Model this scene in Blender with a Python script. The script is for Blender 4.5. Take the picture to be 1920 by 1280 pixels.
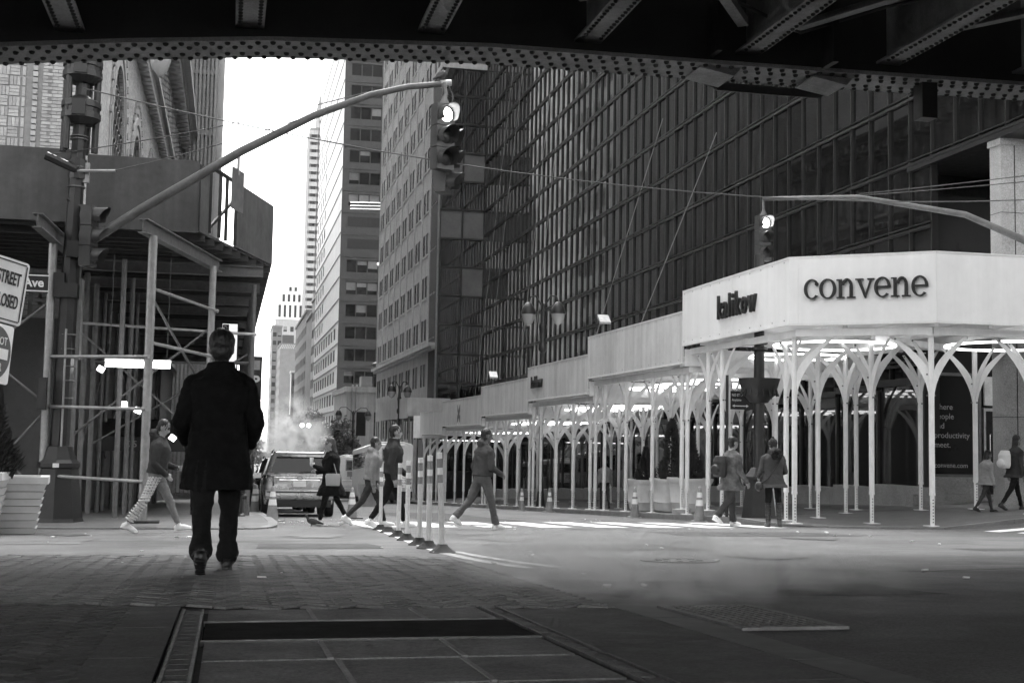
import bpy, math, random
from mathutils import Vector, Matrix, kdtree, noise
random.seed(7)
R = math.radians
S = bpy.context.scene
col = S.collection
for o in list(bpy.data.objects): bpy.data.objects.remove(o)

# ---------------------------------------------------------------- camera
EYE = 0.60                      # the photographer crouches: lens 0.6 m above the paving
cam_data = bpy.data.cameras.new('camera'); cam = bpy.data.objects.new('camera', cam_data); col.objects.link(cam)
cam_data.sensor_width = 36; cam_data.lens = 45.0; cam_data.clip_start = .05; cam_data.clip_end = 4000
yaw, pitch, roll = R(12.4), math.atan(187/2400), R(1.0)
fh = Vector((math.sin(yaw), math.cos(yaw), 0)); rh = Vector((math.cos(yaw), -math.sin(yaw), 0)); up = Vector((0, 0, 1))
fw = fh*math.cos(pitch) + up*math.sin(pitch); u0 = up*math.cos(pitch) - fh*math.sin(pitch)
rr = rh*math.cos(roll) + u0*math.sin(roll); uu = u0*math.cos(roll) - rh*math.sin(roll)
m3 = Matrix((rr, uu, -fw)).transposed()
cam.matrix_world = Matrix.Translation((0, 0, EYE)) @ m3.to_4x4()
S.camera = cam

# ---------------------------------------------------------------- sky, sun, exposure
SUN_EL, SUN_AZ = R(58), R(12)        # overcast, brightest towards the far end of the street
w = bpy.data.worlds.new('World'); S.world = w; w.use_nodes = True
nt = w.node_tree; nt.nodes.clear()
sky = nt.nodes.new('ShaderNodeTexSky'); sky.sky_type = 'NISHITA'; sky.sun_disc = False
sky.sun_elevation = SUN_EL; sky.sun_rotation = SUN_AZ; sky.air_density = 1.0; sky.dust_density = 1.5; sky.ozone_density = 1.0
bw = nt.nodes.new('ShaderNodeRGBToBW'); bg = nt.nodes.new('ShaderNodeBackground'); bg.inputs[1].default_value = 0.15
out = nt.nodes.new('ShaderNodeOutputWorld')
nt.links.new(sky.outputs[0], bw.inputs[0]); nt.links.new(bw.outputs[0], bg.inputs[0]); nt.links.new(bg.outputs[0], out.inputs[0])
sd = bpy.data.lights.new('sun', 'SUN'); sd.energy = .9; sd.angle = R(60); sd.color = (1, 1, 1)
sun = bpy.data.objects.new('sun', sd); col.objects.link(sun)
sdir = Vector((math.sin(SUN_AZ)*math.cos(SUN_EL), math.cos(SUN_AZ)*math.cos(SUN_EL), math.sin(SUN_EL)))
sun.rotation_euler = sdir.to_track_quat('Z', 'Y').to_euler()
S.view_settings.view_transform = 'Standard'; S.view_settings.look = 'None'
S.view_settings.gamma = 1; S.view_settings.use_curve_mapping = False
S.view_settings.exposure = 2.85
S.render.engine = 'CYCLES'
S.cycles.use_denoising = True
try: S.cycles.denoiser = 'OPENIMAGEDENOISE'
except Exception: pass
S.cycles.max_bounces = 6; S.cycles.diffuse_bounces = 4; S.cycles.glossy_bounces = 3
S.cycles.transparent_max_bounces = 8; S.cycles.volume_bounces = 1
S.cycles.volume_step_rate = 4.0; S.cycles.volume_max_steps = 48
S.cycles.use_adaptive_sampling = True; S.cycles.adaptive_threshold = .025; S.cycles.adaptive_min_samples = 16
S.cycles.sample_clamp_indirect = 6.0
S.cycles.caustics_reflective = False; S.cycles.caustics_refractive = False

# ---------------------------------------------------------------- helpers
class MB:
    """collects faces; build() links them as ONE mesh object"""
    def __init__(s): s.v = []; s.f = []; s.m = []
    def add(s, vs, fs, mi=0):
        n = len(s.v); s.v += [tuple(p) for p in vs]
        for f in fs: s.f.append([i+n for i in f]); s.m.append(mi)
        return s
    def box(s, lo, hi, mi=0):
        x0, y0, z0 = lo; x1, y1, z1 = hi
        return s.add([(x0,y0,z0),(x1,y0,z0),(x1,y1,z0),(x0,y1,z0),(x0,y0,z1),(x1,y0,z1),(x1,y1,z1),(x0,y1,z1)],
              [(0,3,2,1),(4,5,6,7),(0,1,5,4),(1,2,6,5),(2,3,7,6),(3,0,4,7)], mi)
    def obox(s, c, size, rz=0, mi=0, rx=0, ry=0):
        M = Matrix.Rotation(rz, 3, 'Z') @ Matrix.Rotation(ry, 3, 'Y') @ Matrix.Rotation(rx, 3, 'X'); c = Vector(c)
        a, b, d = size[0]/2, size[1]/2, size[2]/2
        vs = [c + M @ Vector(p) for p in [(-a,-b,-d),(a,-b,-d),(a,b,-d),(-a,b,-d),(-a,-b,d),(a,-b,d),(a,b,d),(-a,b,d)]]
        return s.add(vs, [(0,3,2,1),(4,5,6,7),(0,1,5,4),(1,2,6,5),(2,3,7,6),(3,0,4,7)], mi)
    def beam(s, p, q, wd, ht, mi=0, upv=(0,0,1)):
        p = Vector(p); q = Vector(q); d = (q-p).normalized(); u = Vector(upv)
        if abs(d.dot(u)) > .98: u = Vector((0,1,0))
        a = d.cross(u).normalized()*wd/2; b = a.cross(d).normalized()*ht/2
        vs = [p-a-b, p+a-b, p+a+b, p-a+b, q-a-b, q+a-b, q+a+b, q-a+b]
        return s.add(vs, [(0,3,2,1),(4,5,6,7),(0,1,5,4),(1,2,6,5),(2,3,7,6),(3,0,4,7)], mi)
    def tube(s, pts, r, n=8, mi=0, cap=True):
        pts = [Vector(p) for p in pts]; k = len(pts)
        rs = r if isinstance(r, (list, tuple)) else [r]*k
        prev = None; vs = []
        for i, p in enumerate(pts):
            d = (pts[min(i+1,k-1)] - pts[max(i-1,0)])
            if d.length < 1e-9: d = Vector((0,0,1))
            d.normalize()
            if prev is None:
                t = Vector((0,0,1)) if abs(d.z) < .9 else Vector((1,0,0))
                a = d.cross(t).normalized()
            else:
                a = (prev - d*prev.dot(d))
                a = a.normalized() if a.length > 1e-6 else d.orthogonal().normalized()
            prev = a; b = d.cross(a)
            for j in range(n):
                t = 2*math.pi*j/n; vs.append(p + (a*math.cos(t) + b*math.sin(t))*rs[i])
        fs = [(i*n+j, i*n+(j+1)%n, (i+1)*n+(j+1)%n, (i+1)*n+j) for i in range(k-1) for j in range(n)]
        if cap: fs += [tuple(reversed(range(n))), tuple((k-1)*n+j for j in range(n))]
        return s.add(vs, fs, mi)
    def lathe(s, c, prof, n=16, mi=0, sx=1, sy=1, cap=True):
        c = Vector(c); k = len(prof); vs = []
        for r, z in prof:
            for j in range(n):
                t = 2*math.pi*j/n; vs.append(c + Vector((r*sx*math.cos(t), r*sy*math.sin(t), z)))
        fs = [(i*n+j, i*n+(j+1)%n, (i+1)*n+(j+1)%n, (i+1)*n+j) for i in range(k-1) for j in range(n)]
        if cap: fs += [tuple(reversed(range(n))), tuple((k-1)*n+j for j in range(n))]
        return s.add(vs, fs, mi)
    def prism(s, poly, org, u, v, depth, mi=0):
        """poly in (u,v) about org, pushed along u x v by depth"""
        org = Vector(org); u = Vector(u); v = Vector(v); nn = u.cross(v).normalized()*depth; k = len(poly)
        a = [org + u*p[0] + v*p[1] for p in poly]; b = [p + nn for p in a]
        return s.add(a + b, [tuple(reversed(range(k))), tuple(range(k, 2*k))] + [(i, (i+1) % k, (i+1) % k + k, i+k) for i in range(k)], mi)
    def ell(s, c, r, nu=12, nv=8, mi=0, M=None):
        c = Vector(c); vs = []; fs = []
        for i in range(nv+1):
            ph = math.pi*i/nv
            for j in range(nu):
                t = 2*math.pi*j/nu
                q = Vector((r[0]*math.sin(ph)*math.cos(t), r[1]*math.sin(ph)*math.sin(t), -r[2]*math.cos(ph)))
                vs.append(c + (M @ q if M else q))
        for i in range(nv):
            for j in range(nu): fs.append((i*nu+j, i*nu+(j+1)%nu, (i+1)*nu+(j+1)%nu, (i+1)*nu+j))
        return s.add(vs, fs, mi)
    def mesh(s, name, mats, smooth=0):
        me = bpy.data.meshes.new(name); me.from_pydata(s.v, [], s.f)
        for m_ in (mats if isinstance(mats, (list, tuple)) else [mats]): me.materials.append(m_)
        me.polygons.foreach_set('material_index', s.m)
        if smooth:
            me.polygons.foreach_set('use_smooth', [True]*len(s.f))
            me.update(); me.set_sharp_from_angle(angle=R(smooth))
        me.update(); return me
    def build(s, name, mats, parent=None, smooth=0, loc=None):
        return link(name, s.mesh(name, mats, smooth), parent, loc)

def link(name, me, parent=None, loc=None, rz=0, sc=None):
    o = bpy.data.objects.new(name, me); col.objects.link(o)
    if parent is not None: o.parent = parent
    if loc is not None: o.location = loc
    if rz: o.rotation_euler.z = rz
    if sc is not None: o.scale = sc
    return o
def tag(o, label=None, cat=None, group=None, kind=None):
    if label: o['label'] = label
    if cat: o['category'] = cat
    if group: o['group'] = group
    if kind: o['kind'] = kind
    return o
def thing(name, label, cat, loc=(0,0,0), rz=0, group=None):
    o = bpy.data.objects.new(name, None); col.objects.link(o); o.location = loc; o.rotation_euler.z = rz
    o.empty_display_size = .2
    return tag(o, label, cat, group)
def struct(o): o['kind'] = 'structure'; return o
def copy_tree(o, parent=None):
    c = o.copy(); col.objects.link(c); c.parent = parent
    for ch in o.children: copy_tree(ch, c)
    return c
def eval_mesh(o):
    dg = bpy.context.evaluated_depsgraph_get(); dg.update()
    me = bpy.data.meshes.new_from_object(o.evaluated_get(dg)); return me
def text_mesh(txt, size, ext=.004, sx=1.0, align='LEFT', sp=1.0, bold=0):
    c = bpy.data.curves.new('lettering', 'FONT'); c.body = txt; c.size = size; c.extrude = ext; c.align_x = align
    c.space_character = sp; c.offset = bold; c.resolution_u = 3
    o = bpy.data.objects.new('lettering', c); col.objects.link(o)
    me = eval_mesh(o); bpy.data.objects.remove(o); bpy.data.curves.remove(c)
    if sx != 1:
        for vv in me.vertices: vv.co.x *= sx
    return me
def letters(txt, size, mat_, parent, org, u, v, ext=.004, sx=1., align='LEFT', sp=1., bold=0, name='lettering'):
    """flat lettering lying in the plane u (reading direction), v (up)"""
    me = text_mesh(txt, size, ext, sx, align, sp, bold); me.materials.clear(); me.materials.append(mat_)
    u = Vector(u).normalized(); v = Vector(v).normalized(); n = u.cross(v)
    o = link(name, me, parent); M = Matrix((u, v, n)).transposed().to_4x4(); M.translation = Vector(org); o.matrix_local = M
    return o

SL = .042
def gz(x, y):
    yy = min(max(y, -25), 170)
    return -SL*yy + .075*min(max(0, x-13.5), 6.5)

# ---------------------------------------------------------------- materials (a black-and-white photograph: all greys)
MATS = {}
def mat(name, val, rough=.7, var=.2, scale=3., bump=0., bscale=40., metal=0., spec=.4, objvar=0., streak=0., coat=0., speck=0., sscale=60, ior=1.5):
    if name in MATS: return MATS[name]
    m = bpy.data.materials.new(name); m.use_nodes = True; n = m.node_tree.nodes; l = m.node_tree.links
    b = n['Principled BSDF']; b.inputs['Roughness'].default_value = rough; b.inputs['Metallic'].default_value = metal
    b.inputs['Specular IOR Level'].default_value = spec; b.inputs['Coat Weight'].default_value = coat; b.inputs['IOR'].default_value = ior
    geo = n.new('ShaderNodeNewGeometry')
    def noise(sc, det=5., vec=None, rg=.6):
        t = n.new('ShaderNodeTexNoise'); t.inputs['Scale'].default_value = sc; t.inputs['Detail'].default_value = det; t.inputs['Roughness'].default_value = rg
        l.new(vec if vec else geo.outputs['Position'], t.inputs['Vector']); return t
    def rng(sock, a0, a1, b0, b1):
        r = n.new('ShaderNodeMapRange'); r.inputs[1].default_value = a0; r.inputs[2].default_value = a1; r.inputs[3].default_value = b0; r.inputs[4].default_value = b1
        l.new(sock, r.inputs[0]); return r.outputs[0]
    def mul(a, b_):
        k = n.new('ShaderNodeMath'); k.operation = 'MULTIPLY'; l.new(a, k.inputs[0])
        if isinstance(b_, float): k.inputs[1].default_value = b_
        else: l.new(b_, k.inputs[1])
        return k.outputs[0]
    f = rng(noise(scale).outputs['Fac'], .3, .7, 1-var, 1+var)
    f = mul(f, rng(noise(scale*9, 3.).outputs['Fac'], .3, .7, 1-var*.5, 1+var*.5))
    if streak:
        mp = n.new('ShaderNodeMapping'); mp.inputs['Scale'].default_value = (3, 3, .18); l.new(geo.outputs['Position'], mp.inputs[0])
        f = mul(f, rng(noise(1.2, 6., mp.outputs[0]).outputs['Fac'], .35, .65, 1-streak, 1+streak*.4))
    if speck:
        f = mul(f, rng(noise(sscale, 2., rg=.9).outputs['Fac'], .35, .65, 1-speck, 1+speck))
    if objvar:
        oi = n.new('ShaderNodeObjectInfo'); f = mul(f, rng(oi.outputs['Random'], 0, 1, 1-objvar, 1+objvar))
    f = mul(f, float(val))
    l.new(f, b.inputs['Base Color'])
    l.new(rng(noise(scale*3, 4.).outputs['Fac'], .3, .7, max(.02, rough*.85), min(1, rough*1.15)), b.inputs['Roughness'])
    if bump:
        bp = n.new('ShaderNodeBump'); bp.inputs['Strength'].default_value = bump; bp.inputs['Distance'].default_value = .02
        l.new(noise(bscale, 4.).outputs['Fac'], bp.inputs['Height']); l.new(bp.outputs[0], b.inputs['Normal'])
    MATS[name] = m; return m
def glass(name, val=.02, rough=.04, spec=.6, objvar=.5, wav=0.):
    """dark window glass seen from outside in daylight: a dim interior under a mirror-like surface"""
    if name in MATS: return MATS[name]
    m = mat(name, val, rough, .25, .4, bump=wav, bscale=.7, spec=spec, objvar=objvar)
    return m
def emit(name, s):
    if name in MATS: return MATS[name]
    m = bpy.data.materials.new(name); m.use_nodes = True; b = m.node_tree.nodes['Principled BSDF']
    b.inputs['Base Color'].default_value = (.8,.8,.8,1); b.inputs['Emission Color'].default_value = (1,1,1,1); b.inputs['Emission Strength'].default_value = s
    MATS[name] = m; return m

M_asph = mat('asphalt', .1, .85, .3, .35, bump=.35, bscale=70, speck=.35)
M_asph2 = mat('worn asphalt', .06, .85, .2, 1., bump=.3, bscale=90, speck=.3)
M_conc = mat('sidewalk concrete', .14, .85, .14, .8, bump=.12, bscale=50, speck=.12)
M_curb = mat('kerb granite', .19, .8, .2, 2., bump=.15, bscale=40, speck=.2)
M_paint = mat('road paint', .8, .7, .1, 3., speck=.12)
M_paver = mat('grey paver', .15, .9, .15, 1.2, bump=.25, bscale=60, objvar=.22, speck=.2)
M_paver_shade = mat('shade toned paver', .052, .85, .15, 1.5, bump=.25, bscale=60, objvar=.2, speck=.2)  # darker copy of the grey paver: foreground shadow put into its colour
M_slab = mat('hatch slab', .13, .9, .3, 2.2, bump=.2, bscale=45, speck=.25)
M_slabd = mat('dark stone slab', .07, .85, .2, 2., bump=.2, bscale=45, speck=.25)
M_joint = mat('joint dirt', .01, .95, .2, 5.)
M_steel = mat('worn steel', .07, .6, .35, 6., metal=.2, bump=.15)
M_gird = mat('viaduct paint', .26, .75, .22, 1.4, bump=.35, bscale=25, speck=.2, streak=.15)
M_rivet = mat('rivet paint', .03, .7, .2, 9.)
M_black = mat('black cast iron', .02, .45, .25, 3., bump=.1, bscale=50)
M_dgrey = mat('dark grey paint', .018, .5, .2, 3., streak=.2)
M_ply = mat('dark painted plywood', .07, .7, .18, 1.2, bump=.1, bscale=20, streak=.25)
M_galv = mat('galvanised steel', .3, .45, .18, 8., metal=.5, streak=.2)
M_galvd = mat('dull galvanised steel', .13, .6, .2, 6., metal=.3)
M_wood = mat('weathered timber', .05, .9, .25, 5., bump=.2)
M_white = mat('white powder coat', .76, .5, .07, 2.5, streak=.08)
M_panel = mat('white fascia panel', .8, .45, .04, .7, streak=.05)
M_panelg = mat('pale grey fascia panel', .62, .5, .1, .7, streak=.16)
M_letter = mat('black sign letter', .012, .5, .1, 5.)
M_glassd = glass('dark curtain wall glass', .006, .03, .5, .55, wav=.02)
M_mull = mat('dark bronze mullion', .012, .4, .15, 2., metal=.3)
M_stone = mat('granite', .26, .75, .15, 2., bump=.15, bscale=60, speck=.3, sscale=45)
M_brickL = mat('buff brick', .33, .85, .14, 3., bump=.3, bscale=50, objvar=.16, speck=.12)
M_mortar = mat('mortar', .22, .95, .12, 4.)
M_brickw = mat('brown brick wall', .17, .9, .14, .6, bump=.2, bscale=30, streak=.12)
M_stonel = mat('limestone', .42, .85, .12, 1., streak=.18)
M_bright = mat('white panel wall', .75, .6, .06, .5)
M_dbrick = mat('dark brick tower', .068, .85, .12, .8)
M_gbrick = mat('grey brick', .22, .9, .12, .6)
M_win = glass('window glass', .012, .3, .08, .7)
M_winl = mat('window blind', .17, .7, .15, 2., objvar=.3)
M_wframe = mat('window frame', .05, .6, .1, 3.)
M_rubber = mat('black rubber', .014, .8, .2, 6.)
M_chrome = mat('chrome', .6, .12, .05, 3., metal=1.)
M_silver = mat('silver car paint', .3, .28, .04, 2., metal=.5, coat=.6)
M_carblk = mat('black car paint', .012, .2, .05, 2., coat=.8)
M_carwin = glass('car glass', .015, .03, .6, 0.)
M_busw = mat('white bus paint', .8, .35, .06, 1.5, coat=.3, streak=.08)
M_blackp = mat('black plastic', .018, .55, .15, 5.)
M_cone = mat('cone plastic', .24, .55, .15, 5., speck=.1)
M_refl = mat('reflective tape', .75, .4, .08, 6.)
M_lens = emit('lit lamp', 2.5); M_fluo = emit('fluorescent tube', 2.2); M_ring = emit('ring light tube', .8); M_spark = emit('small bulb', 3.)
M_wire = mat('cable', .06, .6, .1, 3.)
M_rope = mat('pale rope', .22, .8, .1, 8.)
M_skin = mat('skin', .28, .5, .06, 12.)
M_soil = mat('soil', .03, .95, .3, 9.)
M_leaf = mat('conifer foliage', .055, .7, .35, 4., spec=.2)
M_leaft = mat('tree foliage', .06, .7, .35, 3., spec=.2)
M_bark = mat('bark', .06, .9, .3, 6., bump=.4)
M_plant = mat('cream planter', .62, .6, .06, 2., streak=.06)
M_plantg = mat('pale stone planter', .62, .75, .08, 2., speck=.08)
MATS['dark curtain wall glass'].node_tree.nodes['Principled BSDF'].inputs['IOR'].default_value = 1.62
# ================================================================ ground
def strip_grid(xs, ys, dz=0., mi=0, mb=None):
    mb = mb or MB(); n = len(xs)
    vs = [(x, y, gz(x, y)+(dz(x, y) if callable(dz) else dz)) for y in ys for x in xs]
    fs = [(j*n+i, j*n+i+1, (j+1)*n+i+1, (j+1)*n+i) for j in range(len(ys)-1) for i in range(n-1)]
    return mb.add(vs, fs, mi)
road = struct(strip_grid([-900,-60,-20,-5,0,5,11,13.5,16,20,60,900], [-300,-25,0,10,20,40,80,120,170,400,2500]).build('road', M_asph))
TILT = -math.atan(SL)
def tilt_empty(o): o.rotation_euler.x = TILT; return o
def zebra(cx, cy, lx, ly):
    mb = MB(); x0, x1, y0, y1 = cx-lx/2, cx+lx/2, cy-ly/2, cy+ly/2
    k = random.uniform(-.06, .06)
    mb.add([(x0, y0+k, gz(cx,y0)+.005), (x1, y0-k*.5, gz(cx,y0)+.005), (x1, y1+k, gz(cx,y1)+.005), (x0, y1, gz(cx,y1)+.005)], [(0,1,2,3)])
    return mb.build('crosswalk_stripe', M_paint, road)
for i in range(8): zebra(2.75+i*1.08, 25.2, .62, 4.3)
for i in range(5):                                   # crossing of the avenue, stripes along it
    mb = MB(); y0 = 16.6+i*1.0
    for xa, xb in ((13.5,15.6),):
        mb.add([(xa, y0, gz(xa,y0)+.005), (xb, y0, gz(xb,y0)+.005), (xb, y0+.5, gz(xb,y0+.5)+.005), (xa, y0+.5, gz(xa,y0+.5)+.005)], [(0,1,2,3)])
    mb.build('crosswalk_stripe', M_paint, road)
# solid white line beside the delineator posts, and its faint twin
def curve_line(pts, wd, name, m_=M_paint):
    mb = MB(); vs = []
    for i, (x, y) in enumerate(pts):
        a = Vector(pts[max(i-1,0)]); b = Vector(pts[min(i+1,len(pts)-1)]); d = (b-a).normalized(); nn = Vector((-d.y, d.x))*wd/2
        for s_ in (1, -1): vs.append((x+nn.x*s_, y+nn.y*s_, gz(x,y)+.005))
    mb.add(vs, [(2*i, 2*i+1, 2*i+3, 2*i+2) for i in range(len(pts)-1)]); return mb.build(name, m_, road)
M_paintw = mat('worn road paint', .42, .8, .3, 4., speck=.3)
curve_line([(2.56,24),(2.52,22),(2.44,20),(2.36,18),(2.27,16),(2.2,14),(2.18,13)], .12, 'lane_line')
curve_line([(2.18,12.95),(2.22,11.8),(2.32,10.9),(2.44,10.3)], .12, 'lane_line', M_paintw)
curve_line([(2.34,13.3),(2.44,12),(2.58,11),(2.72,10.4)], .11, 'lane_line', M_paintw)
curve_line([(.28,12.2),(.6,12.26),(1.0,12.3)], .1, 'lane_line', M_paintw)

# ---- raised corner sidewalk on the far side (right) and its kerb stones
curbR = [(10.95,210),(10.95,150),(10.95,100),(10.95,80),(10.95,64),(10.95,52),(10.95,44),(10.95,38),(10.95,34),(10.95,31),(10.95,28.5),(10.95,26.5),(10.98,25.2),(11.12,24.1),(11.5,23.3),(12.1,22.75),(12.8,22.5),(13.5,22.4),(15,22.4),(17,22.4),(20,22.4),(30,22.4),(60,22.4)]
def swh(x, y):
    d = math.hypot(x-12.3, y-22.9); return .035 + .095*min(1, max(0, (d-1.6)/2.4))
mb = MB()
strip_grid([10.95,13.5,16.5,20,60], [26.5,28.5,31,34,38,44,52,64,80,100,150,210], swh, 0, mb)
strip_grid([13.5,15,17,20,30,60], [22.4,24,26.5], swh, 0, mb)
cor = [(10.95,26.5),(10.98,25.2),(11.12,24.1),(11.5,23.3),(12.1,22.75),(12.8,22.5),(13.5,22.4),(13.5,24),(13.5,26.5)]
mb.add([(x,y,gz(x,y)+swh(x,y)) for x,y in cor+[(12.6,24.6)]], [(i, (i+1)%9, 9) for i in range(9)])
swR = struct(mb.build('sidewalk', M_conc))
def kerb(pts, hf, parent, off=-.16, maxlen=2.2):
    for i in range(len(pts)-1):
        a, b = Vector(pts[i]), Vector(pts[i+1]); L = (b-a).length
        if min(a.y, b.y) > 90: k = 1
        else: k = max(1, round(L/maxlen))
        for j in range(k):
            p = a+(b-a)*(j/k); q = a+(b-a)*((j+1)/k); d = (q-p).normalized(); n2 = Vector((d.y, -d.x))*off
            p2, q2 = p+d*.006, q-d*.006
            vs = []
            for c_ in (p2, q2):
                for nn_ in (0, 1):
                    t = c_+n2*nn_; z0 = gz(t.x,t.y); vs += [(t.x,t.y,z0-.1), (t.x,t.y,z0+hf(t.x,t.y)+.004)]
            MB().add(vs, [(0,1,5,4),(1,3,7,5),(3,2,6,7),(0,2,3,1),(4,5,7,6)]).build('kerb_stone', M_curb, parent)
kerb(curbR, swh, swR)
for y in (27.5,30,33,36.5,40,45,50,56):              # scored joints across the flags
    MB().beam((11.0,y,gz(11,y)+swh(11,y)+.001), (16.4,y,gz(16.4,y)+swh(16.4,y)+.001), .012, .004).build('pavement_joint', M_joint, swR)
# ---- sidewalk on the near left corner
def swl(x, y): return .02+.08*min(1, max(0, (y-22.2)/1.6))
mb = MB(); strip_grid([-60,-20,-8,-3.6,.3], [21.4,22.2,23.4,23.8,26,40,80,210], swl, 0, mb)
mb.add([(x,y,gz(x,y)+swl(x,y)) for x,y in [(.3,21.4),(.55,21.9),(.72,22.6),(.75,23.4),(.3,23.4)]], [(0,1,2,3,4)])
strip_grid([.3,.75], [23.4,26,40,80,210], swl, 0, mb)
swL = struct(mb.build('sidewalk', M_conc))
kerb([(-20,21.4),(-8,21.4),(-3.6,21.4),(.3,21.4),(.55,21.9),(.72,22.6),(.75,23.4),(.75,26),(.75,30),(.75,40),(.75,60),(.75,90),(.75,150)], swl, swL, off=.16)

# ---- herringbone brick paving under the viaduct (tilted with the hill)
def in_poly(x, y, P):
    c = False; j = len(P)-1
    for i in range(len(P)):
        if (P[i][1] > y) != (P[j][1] > y) and x < (P[j][0]-P[i][0])*(y-P[i][1])/(P[j][1]-P[i][1])+P[i][0]: c = not c
        j = i
    return c
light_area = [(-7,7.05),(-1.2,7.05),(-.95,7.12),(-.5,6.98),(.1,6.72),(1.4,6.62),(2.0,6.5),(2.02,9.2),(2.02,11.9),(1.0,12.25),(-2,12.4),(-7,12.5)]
shade_area = [(-7,3.2),(-.46,3.2),(-.46,6.9),(-.95,7.1),(-1.2,7.03),(-7,7.03)]
def paving(name, area, m_, nobj, ref):
    mb = MB(); mb.add([(x, y/math.cos(TILT), .006) for x, y in area], [tuple(range(len(area)))])
    base = struct(mb.build(name, M_joint)); tilt_empty(base)
    Wb = .102
    x0 = min(p[0] for p in area); x1 = max(p[0] for p in area); y0 = min(p[1] for p in area); y1 = max(p[1] for p in area)
    cc, ss = math.cos(R(45)), math.sin(R(45)); N = int(14/Wb)
    cells = []
    for i in range(-N, N):
        for j in range(-N//2, N//2):
            bx, by = i*Wb, i*Wb + j*4*Wb
            cells.append((bx+Wb, by+Wb/2, 0)); cells.append((bx+3.5*Wb, by+Wb, 1))
    lst = []
    for cx, cy, o in cells:
        X = (cx*cc - cy*ss)-2; Y = (cx*ss + cy*cc)+8
        if x0-.2 < X < x1+.2 and y0-.2 < Y < y1+.2 and in_poly(X, Y, area): lst.append((X, Y, o))
    lst.sort(key=lambda t: (t[0]-ref[0])**2+(t[1]-ref[1])**2)
    gap = .015
    one = MB(); a, b_ = (2*Wb-gap)/2, (Wb-gap)/2
    one.add([(-a,-b_,0),(a,-b_,0),(a,b_,0),(-a,b_,0),(-a+.006,-b_+.006,.012),(a-.006,-b_+.006,.012),(a-.006,b_-.006,.012),(-a+.006,b_-.006,.012)],
            [(4,5,6,7),(0,1,5,4),(1,2,6,5),(2,3,7,6),(3,0,4,7)])
    me = one.mesh('brick', m_); rest = MB()
    for n_, (X, Y, o) in enumerate(lst):
        rz = R(45)+o*R(90); dz = random.uniform(0, .004)
        tx, ty = random.uniform(-.012,.012), random.uniform(-.012,.012)
        if n_ < nobj:
            ob = link('brick', me, base, (X, Y/math.cos(TILT), .007+dz)); ob.rotation_euler = (tx, ty, rz)
        else:
            M = Matrix.Rotation(rz, 3, 'Z') @ Matrix.Rotation(ty, 3, 'Y') @ Matrix.Rotation(tx, 3, 'X')
            rest.add([M @ Vector(v_) + Vector((X, Y/math.cos(TILT), .007+dz)) for v_ in one.v], one.f)
    if rest.v: tag(rest.build('brick', m_, base), kind='stuff')
    return base
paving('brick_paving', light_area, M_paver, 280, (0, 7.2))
paving('shade_toned_brick_paving', shade_area, M_paver_shade, 220, (-.8, 4.8))

# ---- stone border, cellar hatch with steel track, ventilation grating
fr = struct(tilt_empty(MB().box((-.46,3.2,.003),(-.2,6.86,.004)).build('stone_border', M_joint)))
for y0, y1 in ((3.2,3.95),(3.96,4.75),(4.76,5.8),(5.81,6.86)): MB().box((-.452,y0,.005),(-.205,y1,.019)).build('slab', M_slabd, fr)
br = struct(tilt_empty(MB().box((1.4,3.0,.003),(2.02,6.55,.004)).build('stone_border', M_joint)))
for y0, y1 in ((3.0,3.9),(3.91,5.0),(5.01,6.55)): MB().box((1.41,y0,.005),(2.015,y1,.014)).build('slab', M_slabd, br)
M_band = mat('smooth stone band', .085, .7, .15, 1.2, bump=.1)
for y0, y1 in ((3.0,4.4),(4.41,6.0),(6.01,7.6),(7.61,9.25)): tilt_empty(MB().box((2.03,y0,.003),(2.24,y1,.012)).build('slab', M_band, br)).rotation_euler.x = 0
hatch = tilt_empty(thing('ventilation_hatch', 'long paved hatch with steel tracks and dark grating strip in foreground', 'hatch'))
MB().box((-.19,3.0,.002),(1.39,6.56,.005)).build('bed', M_joint, hatch)
for xa, xb in ((-.185,-.085), (1.29,1.385)):          # toothed steel tracks either side
    tr = MB(); tr.box((xa,3.0,.006),(xa+.012,6.55,.03)); tr.box((xb-.012,3.0,.006),(xb,6.55,.03))
    t_ = tr.build('track', M_steel, hatch); y = 3.05
    while y < 6.5: MB().box((xa+.013,y,.006),(xb-.013,y+.115,.022)).build('track_plate', M_slab, t_); y += .135
rows = [(5.96,6.55,(.42,.93)), (4.6,5.14,(.38,.86)), (3.98,4.57,(.4,.84)), (3.3,3.95,(.4,.9))]
for y0, y1, js in rows:
    xs = [-.075]+list(js)+[1.282]
    for a, b_ in zip(xs, xs[1:]):
        MB().box((a+.012,y0+.006,.006),(b_-.012,y1-.006,.022)).build('slab', M_slab, hatch)
    for j in js: MB().box((j-.01,y0+.006,.006),(j+.01,y1-.006,.025)).build('joint_strip', M_curb, hatch)
for y0, y1 in ((5.905,5.95),(5.15,5.19)): MB().box((-.078,y0,.006),(1.284,y1,.027)).build('edge_bar', M_steel, hatch)
g_ = MB(); g_.box((-.075,5.2,.005),(1.282,5.9,.007)); gr = g_.build('grating', mat('grating pit', .004, .95, .1, spec=.0), hatch)
bars = MB()
for i in range(46): bars.box((-.07,5.205+i*.0151,.008),(1.277,5.2105+i*.0151,.024))
for i in range(27): bars.box((-.06+i*.05,5.203,.008),(-.055+i*.05,5.897,.021))
tag(bars.build('bar', mat('grating steel', .014, .95, .3, 8., spec=.03), gr), kind='stuff')
rg = tilt_empty(thing('street_grate', 'steaming square steel grate set in the asphalt beside stone band', 'grate'))
MB().box((2.26,5.42,.003),(2.78,6.58,.005)).build('pit', M_black, rg)
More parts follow.
